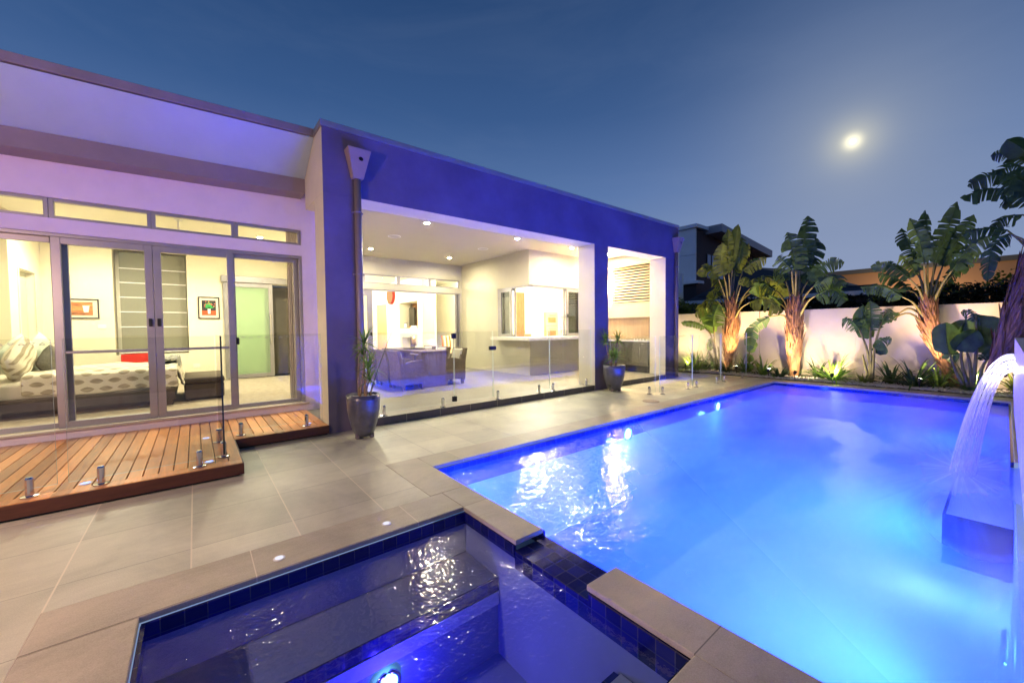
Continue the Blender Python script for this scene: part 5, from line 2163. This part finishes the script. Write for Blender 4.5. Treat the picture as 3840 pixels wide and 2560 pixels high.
banana('narrow hanging banana leaf plant in front of the wall between the two tall palms', (13.3, 4.75, 0), 13.3, cG,
       [[(660, 1310), (670, 1240), (700, 1160)], [(655, 1300), (640, 1250), (660, 1190)]],
       [([(700, 1170), (720, 1110), (740, 1070)], .16, 0, .2, .4, 0), ([(660, 1200), (690, 1200), (720, 1240)], .12, 0, .4, .3, .1), ([(655, 1280), (690, 1270), (730, 1300)], .10, 0, .4, .2, -.1)], LEAF3, 15)

# strappy clumps
def clump(label, x, y, n, L, w, leafm, seed, z=.02):
    rnd = random.Random(seed)
    t = thing('strap_leaf_plant', label, 'plant', (x, y, z), 'strap leaved plants along the edge of the bed')
    m = MB()
    for i in range(n):
        a = rnd.uniform(0, 6.28)
        e = R_(rnd.uniform(22, 80))
        d = Vector((math.cos(a)*math.cos(e), math.sin(a)*math.cos(e), math.sin(e)))
        strap(m, (x+.05*math.cos(a), y+.05*math.sin(a), z), d, L*rnd.uniform(.7, 1.1), w, rnd.uniform(.5, 1.1), 7)
    m.build('leaves', leafm, t)
clump('leafy strap plant beside the paving corner, nearest the portal', 12.75, 6.3, 58, .85, .055, LEAF1, 1)
clump('strap plant right of the first palm, its left side lit bright green', 13.0, 4.45, 40, .72, .06, LEAF3, 2)
clump('large strap plant at the foot of the wall right of the second palm', 12.95, 2.78, 46, .80, .065, LEAF3, 3)
clump('dark strap plant left of the leaning palm', 12.95, 1.30, 46, .85, .065, LEAF2, 4)
clump('low strap plant between the first palm and the paving corner', 13.2, 5.55, 34, .5, .06, LEAF2, 6)
clump('pale spiky plant by the portal corner', 12.4, 7.25, 22, .5, .035, LEAF1, 7)
clump('small pale plant at the foot of the young split leaf banana', 13.05, 2.2, 26, .34, .04, LEAF1, 8)
clump('strap plant behind the water spout at the right', 12.9, -.2, 36, .8, .06, LEAF1, 9)

for k, (x, y, L, mt, lb) in enumerate((
        (13.45, 6.35, .75, LEAF2, 'dark strap plant at the foot of the wall behind the one nearest the portal'),
        (13.5, 5.1, .7, LEAF1, 'strap plant tucked against the wall right of the first palm trunk'),
        (13.5, 3.25, .6, LEAF2, 'low dark strap plant against the wall behind the large one'),
        (13.4, 1.75, .7, LEAF2, 'dark strap plant at the wall between the split leaf banana and the leaning palm'),
        (13.3, .95, .6, LEAF3, 'green strap plant at the base of the leaning palm trunk'),
        (13.0, .45, .7, LEAF2, 'dark strap plant under the big rounded banana leaves'),
        (12.75, 3.95, .42, LEAF2, 'small dry strap plant at the base of the second palm'))):
    clump(lb, x, y, 38, L, .055, mt, 60+k)

def leafball(name, label, cat, c, r, n, s, leafm, seed, grp=None, trunk=True):
    rnd = random.Random(seed)
    t = thing(name, label, cat, (c[0], c[1], 0), grp)
    m = MB()
    lobes = [(Vector((rnd.uniform(-.6, .6)*r[0], rnd.uniform(-.6, .6)*r[1], rnd.uniform(-.4, .6)*r[2])), rnd.uniform(.35, .6)) for _ in range(12)]
    for i in range(n):
        lc, lr = rnd.choice(lobes)
        d = Vector((rnd.gauss(0, 1), rnd.gauss(0, 1), rnd.gauss(0, 1))).normalized()*rnd.uniform(.6, 1.05)
        p = Vector(c)+lc+Vector((d.x*r[0]*lr, d.y*r[1]*lr, d.z*r[2]*lr))
        a = Vector((rnd.gauss(0, 1), rnd.gauss(0, 1), rnd.gauss(0, .7))).normalized()
        b2 = a.orthogonal().normalized()
        q = a.cross(b2)
        b2 = (b2*math.cos(i)+q*math.sin(i))
        L = s*rnd.uniform(.6, 1.3)
        m.add([p-a*L*.5, p+b2*L*.24, p+a*L*.5, p-b2*L*.24], [(0, 1, 2, 3)])
    m.build('crown', leafm, t)
    if trunk:
        m = MB()
        m.tube([(c[0], c[1], 0), (c[0]+.05, c[1], c[2]*.6), (c[0], c[1], c[2]+r[2]*.3)], [.07, .055, .02], 8)
        for k in range(5):
            a = k*1.26
            m.tube([(c[0]+.03, c[1], c[2]*.6), (c[0]+r[0]*.5*math.cos(a), c[1]+r[1]*.5*math.sin(a), c[2]+r[2]*.2)], [.03, .01], 6)
        m.build('trunk', STEM, t)
    return t
leafball('bush', 'small leafy bush showing over the wall beside the portal', 'bush', (14.75, 8.05, 2.0), (.5, .75, .62), 1900, .10, LEAF1, 4)
YEL = leaf_mat('yellow_green_leaf', (.20, .20, .02), .4, .4)
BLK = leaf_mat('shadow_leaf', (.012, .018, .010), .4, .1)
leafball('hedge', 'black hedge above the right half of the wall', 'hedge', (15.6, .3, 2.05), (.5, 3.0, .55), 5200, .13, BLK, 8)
leafball('tree', 'yellow green tree beyond the dark hedge at the right', 'tree', (17.6, -.9, 2.6), (.9, 1.7, .8), 3200, .16, YEL, 9)
leafball('tree', 'dim olive tree behind the palms between the two rooflines', 'tree', (17.6, 1.8, 2.2), (.7, 1.2, .6), 2200, .15, YEL, 10)
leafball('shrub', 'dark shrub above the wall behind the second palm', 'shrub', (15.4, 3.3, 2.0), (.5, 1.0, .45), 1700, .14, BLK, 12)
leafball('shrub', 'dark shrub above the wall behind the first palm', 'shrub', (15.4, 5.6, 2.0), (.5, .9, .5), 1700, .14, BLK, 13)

# ================================================================== NEIGHBOURS
nb = thing('neighbour_house', 'dark two storey house with a pale upper panel beyond the portal', 'house', (26, 13, 0))
m = MB()
m.box(24, 11.9, -.03, 34, 18, 7.35)
m.build('wall', NAVY, nb)
m = MB()
m.box(23.85, 11.88, 4.25, 23.99, 18, 5.85)
m.box(23.85, 11.88, 5.87, 23.99, 18, 7.45)
m.build('wall_panel', PANELW, nb)
m = MB()
m.box(23.55, 11.55, 4.08, 24.3, 18, 4.24)
m.box(23.65, 11.7, 7.46, 25.3, 18, 7.66)
m.build('ledge', PANELW, nb)
m = MB()
m.add([(25.2, 10.9, 7.25), (33.5, 10.9, 6.55), (33.5, 18, 6.55), (25.2, 18, 7.25), (25.2, 10.9, 7.72), (33.5, 10.9, 7.02), (33.5, 18, 7.02), (25.2, 18, 7.72)],
      [(3, 2, 1, 0), (4, 5, 6, 7), (0, 1, 5, 4), (1, 2, 6, 5), (2, 3, 7, 6), (3, 0, 4, 7)])
m.build('roof', paint('eave_metal', (.30, .31, .36), .5, .1, 2, .1), nb)
NWIN = paint('evening_window', (.02, .06, .22), .12, .2, .6, 0, spec=.9)
for x0, x1 in ((25.3, 25.85), (25.9, 26.75), (26.8, 27.6)):
    m = MB()
    m.box(x0, 11.86, 4.5, x1, 11.895, 6.05)
    f = m.build('window', BLACK, nb)
    p = MB()
    p.box(x0+.06, 11.84, 4.56, x1-.06, 11.858, 5.99)
    p.build('pane', NWIN, f)
lh = thing('low_house', 'low house with a dark tiled roof behind the first and second palm', 'house', (22, 7, 0))
m = MB()
m.box(20, 3.2, -.03, 28, 9.8, 3.0)
m.build('wall', NAVY, lh)
m = MB()
A, B_, C_, D_ = (24.2, 8.9, 4.75), (24.2, 6.6, 4.3), (19.5, 3.0, 2.75), (19.5, 10.2, 2.75)
m.add([A, B_, C_, D_, (29, 10.2, 2.75), (29, 3.0, 2.75)], [(0, 1, 2, 3), (1, 5, 2), (0, 3, 4), (0, 4, 5, 1)])
m.build('roof', ROOFT, lh)
m = MB()
m.box(19.42, 3.0, 2.60, 19.5, 10.2, 2.76)
m.build('gutter', PANELW, lh)
for y in (4.3, 5.0, 6.4, 7.2):
    m = MB()
    m.box(19.96, y, 1.2, 19.995, y+.62, 2.45)
    f = m.build('window', PANELW, lh)
    p = MB()
    p.box(19.94, y+.05, 1.25, 19.958, y+.57, 2.4)
    p.build('pane', NWIN, f)
t = thing('floodlight', 'added floodlight standing in for street light on the far tan building', 'floodlight', (37.5, 4, 0))  # added lamp, stands in for street light on the tan wall
m = MB()
m.tube([(37.5, 4, 0), (37.5, 4, 1.6)], .05, 8)
m.build('post', BLACK, t)
m = MB()
m.box(37.4, 3.8, 1.6, 37.6, 4.2, 1.85)
m.build('lamp_head', BLACK, t, bevel=.02)
lamp('SPOT', 'lamp', (37.75, 4, 1.9), 1000, (1.0, .68, .40), .1, t, (40, 4, 3.6), 165, .5)
fb_ = thing('far_building', 'long flat tan building on the skyline behind the palms', 'building', (41, 2, 0))
m = MB()
m.box(40, -1.2, -.03, 52, 11.35, 5.4)
m.build('wall', BROWNW, fb_)
m = MB()
m.box(39.8, -1.4, 5.41, 52.2, 11.6, 5.72)
m.build('roof_edge', paint('roof_edge_grey', (.11, .12, .12), .8, .05, 1, 0), fb_)

# ================================================================== WATER SPOUT PIER
wsx0, wsx1 = 2.2, 6.9
pier = thing('spout_pier', 'pale mosaic pier with a water spout at the right edge of the pool', 'fountain', (5.5, -.4, 0))
m_, nt, out = newmat('pale_mosaic')
b = NB(nt)
p = b.pos()
o3 = b.sep(p)
g1 = grid_lines(b, o3[0], 0, .05, .004)
g2 = grid_lines(b, o3[2], 0, .025, .003)
ln = b.math('MAXIMUM', g1, g2)
nz = b.noise(b.scalevec(p, (20, 20, 40)), 1.0, 2)
cc = b.ramp(nz, [(.3, (.42, .36, .38)), (.6, (.72, .66, .66))])
cc = b.mix(ln, cc, (.40, .34, .36))
nt.links.new(b.bsdf(cc, .3, 0, .5, b.bump(b.math('SUBTRACT', 1.0, ln), .3, .003)), out.inputs[0])
m = MB()
# slightly battered face towards the pool
def facey(z): return -.062-.030*max(0, (.75-z)/.75)**1.5*2.2
N = 12
vs, fs = [], []
for i in range(N+1):
    z = -.2+1.52*i/N
    for x in (wsx0, wsx1):
        vs.append((x, facey(max(z, 0)), z))
    for x in (wsx1, wsx0):
        vs.append((x, -.75, z))
for i in range(N):
    for k in range(4):
        k2 = (k+1) % 4
        fs.append((i*4+k, i*4+k2, (i+1)*4+k2, (i+1)*4+k))
fs.append((N*4, N*4+1, N*4+2, N*4+3))
m.add(vs, fs)
m.build('pier', m_, pier)
m = MB()
m.box(6.06, -.30, .985, 6.60, -.055, 1.0)
m.box(6.06, -.30, 1.165, 6.60, -.055, 1.18)
m.build('spout', CHROME, pier)
# falling water: several curved sheets and strands
wm, nt, out = newmat('falling_water')
b = NB(nt)
tc = b.n('ShaderNodeTexCoord').outputs['UV']
geo = b.obj()
o3 = b.sep(geo)
stn = b.math('MULTIPLY_ADD', b.noise(b.scalevec(geo, (30, .5, .5)), 1.0, 3, .6), .5, b.math('MULTIPLY', b.noise(b.scalevec(geo, (7, .8, .8)), 1.0, 2, .5), .5))
tr_ = b.n('ShaderNodeBsdfTransparent')
tr_.inputs[0].default_value = (.96, .97, 1, 1)
df = b.n('ShaderNodeBsdfDiffuse')
df.inputs[0].default_value = (.86, .86, .92, 1)
tl = b.n('ShaderNodeBsdfTranslucent')
tl.inputs[0].default_value = (.86, .86, .92, 1)
gl = b.n('ShaderNodeBsdfGlossy')
gl.inputs['Roughness'].default_value = .18
a1 = b.n('ShaderNodeMixShader')
b.link(df.outputs[0], a1.inputs[1]); b.link(tl.outputs[0], a1.inputs[2])
a2 = b.n('ShaderNodeMixShader'); a2.inputs[0].default_value = .15
b.link(a1.outputs[0], a2.inputs[1]); b.link(gl.outputs[0], a2.inputs[2])
mx = b.n('ShaderNodeMixShader')
fac = b.ramp(stn, [(.40, (.18, .18, .18)), (.58, (.85, .85, .85))])
# thins out towards the foot of the fall
fz = b.math('MULTIPLY_ADD', o3[2], .9, .45, clamp=True)
b.link(b.math('MULTIPLY', fac, fz), mx.inputs[0])
b.link(tr_.outputs[0], mx.inputs[1]); b.link(a2.outputs[0], mx.inputs[2])
nt.links.new(mx.outputs[0], out.inputs[0])
ft = thing('water_fall', 'blurred stream of water pouring from the pier spout into the pool', 'water', (6, 0, 0), None)
def sheet(z0, y1, x0, x1, spread):
    n, k = 22, 16
    vs, fs = [], []
    for i in range(n+1):
        t = i/float(n)
        y = -.06+(y1+.06)*t
        z = z0+.05*t*1.2-(z0+.06-WZ)*t**2.25
        for j in range(k+1):
            u = j/float(k)
            xx = x0+(x1-x0)*u
            vs.append((xx+(u-.5)*spread*t, y+.02*math.sin(u*9+z0*20)*t, z+.008*math.sin(u*23)))
    for i in range(n):
        for j in range(k):
            fs.append((i*(k+1)+j, i*(k+1)+j+1, (i+1)*(k+1)+j+1, (i+1)*(k+1)+j))
    m = MB()
    m.add(vs, fs)
    return m
for k, (z0, y1, x0, x1) in enumerate(((1.16, .335, 6.05, 6.62), (1.13, .30, 6.05, 6.62), (1.09, .26, 6.07, 6.6), (1.05, .22, 6.07, 6.6), (1.01, .18, 6.09, 6.6))):
    sheet(z0, y1, x0, x1, .12).build('sheet', wm, ft, smooth=True)
lamp('POINT', 'spout_fill_light', (6.3, .02, 1.02), 17, (.92, .86, 1.0), .03, pier)  # light added at the spout to whiten the fall and foam
# foam where it lands
fm, nt, out = newmat('foam')
b = NB(nt)
p = b.pos()
o3 = b.sep(p)
dx = b.math('DIVIDE', b.math('SUBTRACT', o3[0], 6.4), 1.7)
dy = b.math('DIVIDE', b.math('SUBTRACT', o3[1], .28), .52)
r = b.math('SQRT', b.math('ADD', b.math('MULTIPLY', dx, dx), b.math('MULTIPLY', dy, dy)))
an = b.math('ARCTAN2', dy, dx)
cb = b.n('ShaderNodeCombineXYZ')
b.link(b.math('MULTIPLY', an, 2.4), cb.inputs[0])
b.link(b.math('MULTIPLY', r, .25), cb.inputs[1])
rays = b.noise(cb.outputs[0], 3.0, 3, .6)
core = b.math('SUBTRACT', 1.0, b.math('DIVIDE', r, .75), clamp=True)
core = b.math('POWER', core, 1.0)
thin = b.ramp(rays, [(.48, (0, 0, 0)), (.74, (1, 1, 1))])
fade = b.math('SUBTRACT', 1.0, b.math('DIVIDE', r, 1.7), clamp=True)
kk = b.math('ADD', b.math('MULTIPLY', core, .95), b.math('MULTIPLY', b.math('MULTIPLY', thin, b.math('POWER', fade, 1.5)), .55), clamp=True)
tr_ = b.n('ShaderNodeBsdfTransparent')
df = b.n('ShaderNodeBsdfDiffuse'); df.inputs[0].default_value = (.9, .92, .97, 1)
tl = b.n('ShaderNodeBsdfTranslucent'); tl.inputs[0].default_value = (.9, .92, .97, 1)
a1 = b.n('ShaderNodeMixShader'); a1.inputs[0].default_value = .6
b.link(df.outputs[0], a1.inputs[1]); b.link(tl.outputs[0], a1.inputs[2])
mx = b.n('ShaderNodeMixShader')
b.link(kk, mx.inputs[0]); b.link(tr_.outputs[0], mx.inputs[1]); b.link(a1.outputs[0], mx.inputs[2])
nt.links.new(mx.outputs[0], out.inputs[0])
m = MB()
m.rect(3.3, -.052, 9.6, 1.6, WZ+.006)
m.build('foam', fm, ft)

# ================================================================== SKY, MOON
mdir = ray(3198, 531).normalized()
mo = thing('moon', 'bright full moon glowing over the garden', 'moon', tuple(Vector((0, 0, CAMZ))+mdir*900))
m = MB()
m.ellipsoid(tuple(Vector((0, 0, CAMZ))+mdir*900), (3.9, 3.9, 3.9), 24, 16)
m.build('disc', emissive('moonlight', (1.0, .96, .84), 3.0), mo, smooth=True)
w = bpy.data.worlds.new('World')
scene.world = w
w.use_nodes = True
nt = w.node_tree
nt.nodes.clear()
b = NB(nt)
wo = b.n('ShaderNodeOutputWorld')
SUN_EL = math.asin(mdir.z)
SUN_AZ = math.atan2(mdir.x, mdir.y)
sky = b.n('ShaderNodeTexSky', sky_type='NISHITA')
sky.sun_disc = False
sky.sun_elevation = SUN_EL
sky.sun_rotation = SUN_AZ
bg1 = b.n('ShaderNodeBackground')
b.link(sky.outputs[0], bg1.inputs[0])
bg1.inputs[1].default_value = .002
dirv = b.n('ShaderNodeTexCoord').outputs['Generated']
o3 = b.sep(dirv)
base = b.ramp(o3[2], [(0.0, (.21, .29, .49)), (.14, (.185, .265, .47)), (.30, (.092, .175, .385)), (.46, (.038, .098, .255)), (.62, (.021, .063, .178)), (.80, (.014, .043, .125)), (1.0, (.01, .04, .12))])
vm = b.n('ShaderNodeVectorMath', operation='DOT_PRODUCT')
b.link(dirv, vm.inputs[0])
vm.inputs[1].default_value = tuple(mdir)
dt = b.math('MAXIMUM', vm.outputs['Value'], 0.0)
g1 = b.math('POWER', dt, 15000.0)
g2 = b.math('ADD', b.math('MULTIPLY', b.math('POWER', dt, 1500.0), .75), b.math('MULTIPLY', b.math('POWER', dt, 260.0), .16))
g3 = b.math('MULTIPLY', b.math('POWER', dt, 45.0), .6)
c = b.mix(g3, base, (.19, .26, .40), 'MIX')
e1 = b.mix(b.math('MULTIPLY', g2, .75), c, (.62, .62, .52), 'MIX')
e2 = b.mix(g1, e1, (1.5, 1.4, 1.0), 'MIX')
hz_ = b.noise(b.scalevec(dirv, (1.2, 1.2, 5)), 2.2, 5, .6, .5)
e2 = b.mix(b.ramp(hz_, [(.45, (0, 0, 0)), (.8, (.06, .06, .06))]), e2, (.30, .38, .55), 'MIX')
bg2 = b.n('ShaderNodeBackground')
b.link(e2, bg2.inputs[0])
bg2.inputs[1].default_value = 1.0
ads = b.n('ShaderNodeAddShader')
b.link(bg1.outputs[0], ads.inputs[0])
b.link(bg2.outputs[0], ads.inputs[1])
b.link(ads.outputs[0], wo.inputs[0])
sd = bpy.data.lights.new('moonlight', 'SUN')
sd.energy = .12
sd.angle = R_(.5)
sd.color = (.85, .90, 1.0)
so = bpy.data.objects.new('moonlight', sd)
COL.objects.link(so)
so.rotation_euler = (-mdir).to_track_quat('-Z', 'Y').to_euler()

# ================================================================== RENDER
scene.render.engine = 'CYCLES'
scene.view_settings.view_transform = 'Standard'
scene.view_settings.look = 'None'
scene.view_settings.exposure = 0
scene.view_settings.gamma = 1
cy = scene.cycles
cy.use_denoising = True
cy.use_adaptive_sampling = False
cy.max_bounces = 9
cy.diffuse_bounces = 4
cy.glossy_bounces = 4
cy.transmission_bounces = 4
cy.transparent_max_bounces = 24
cy.sample_clamp_indirect = 0
cy.caustics_reflective = False
cy.caustics_refractive = False
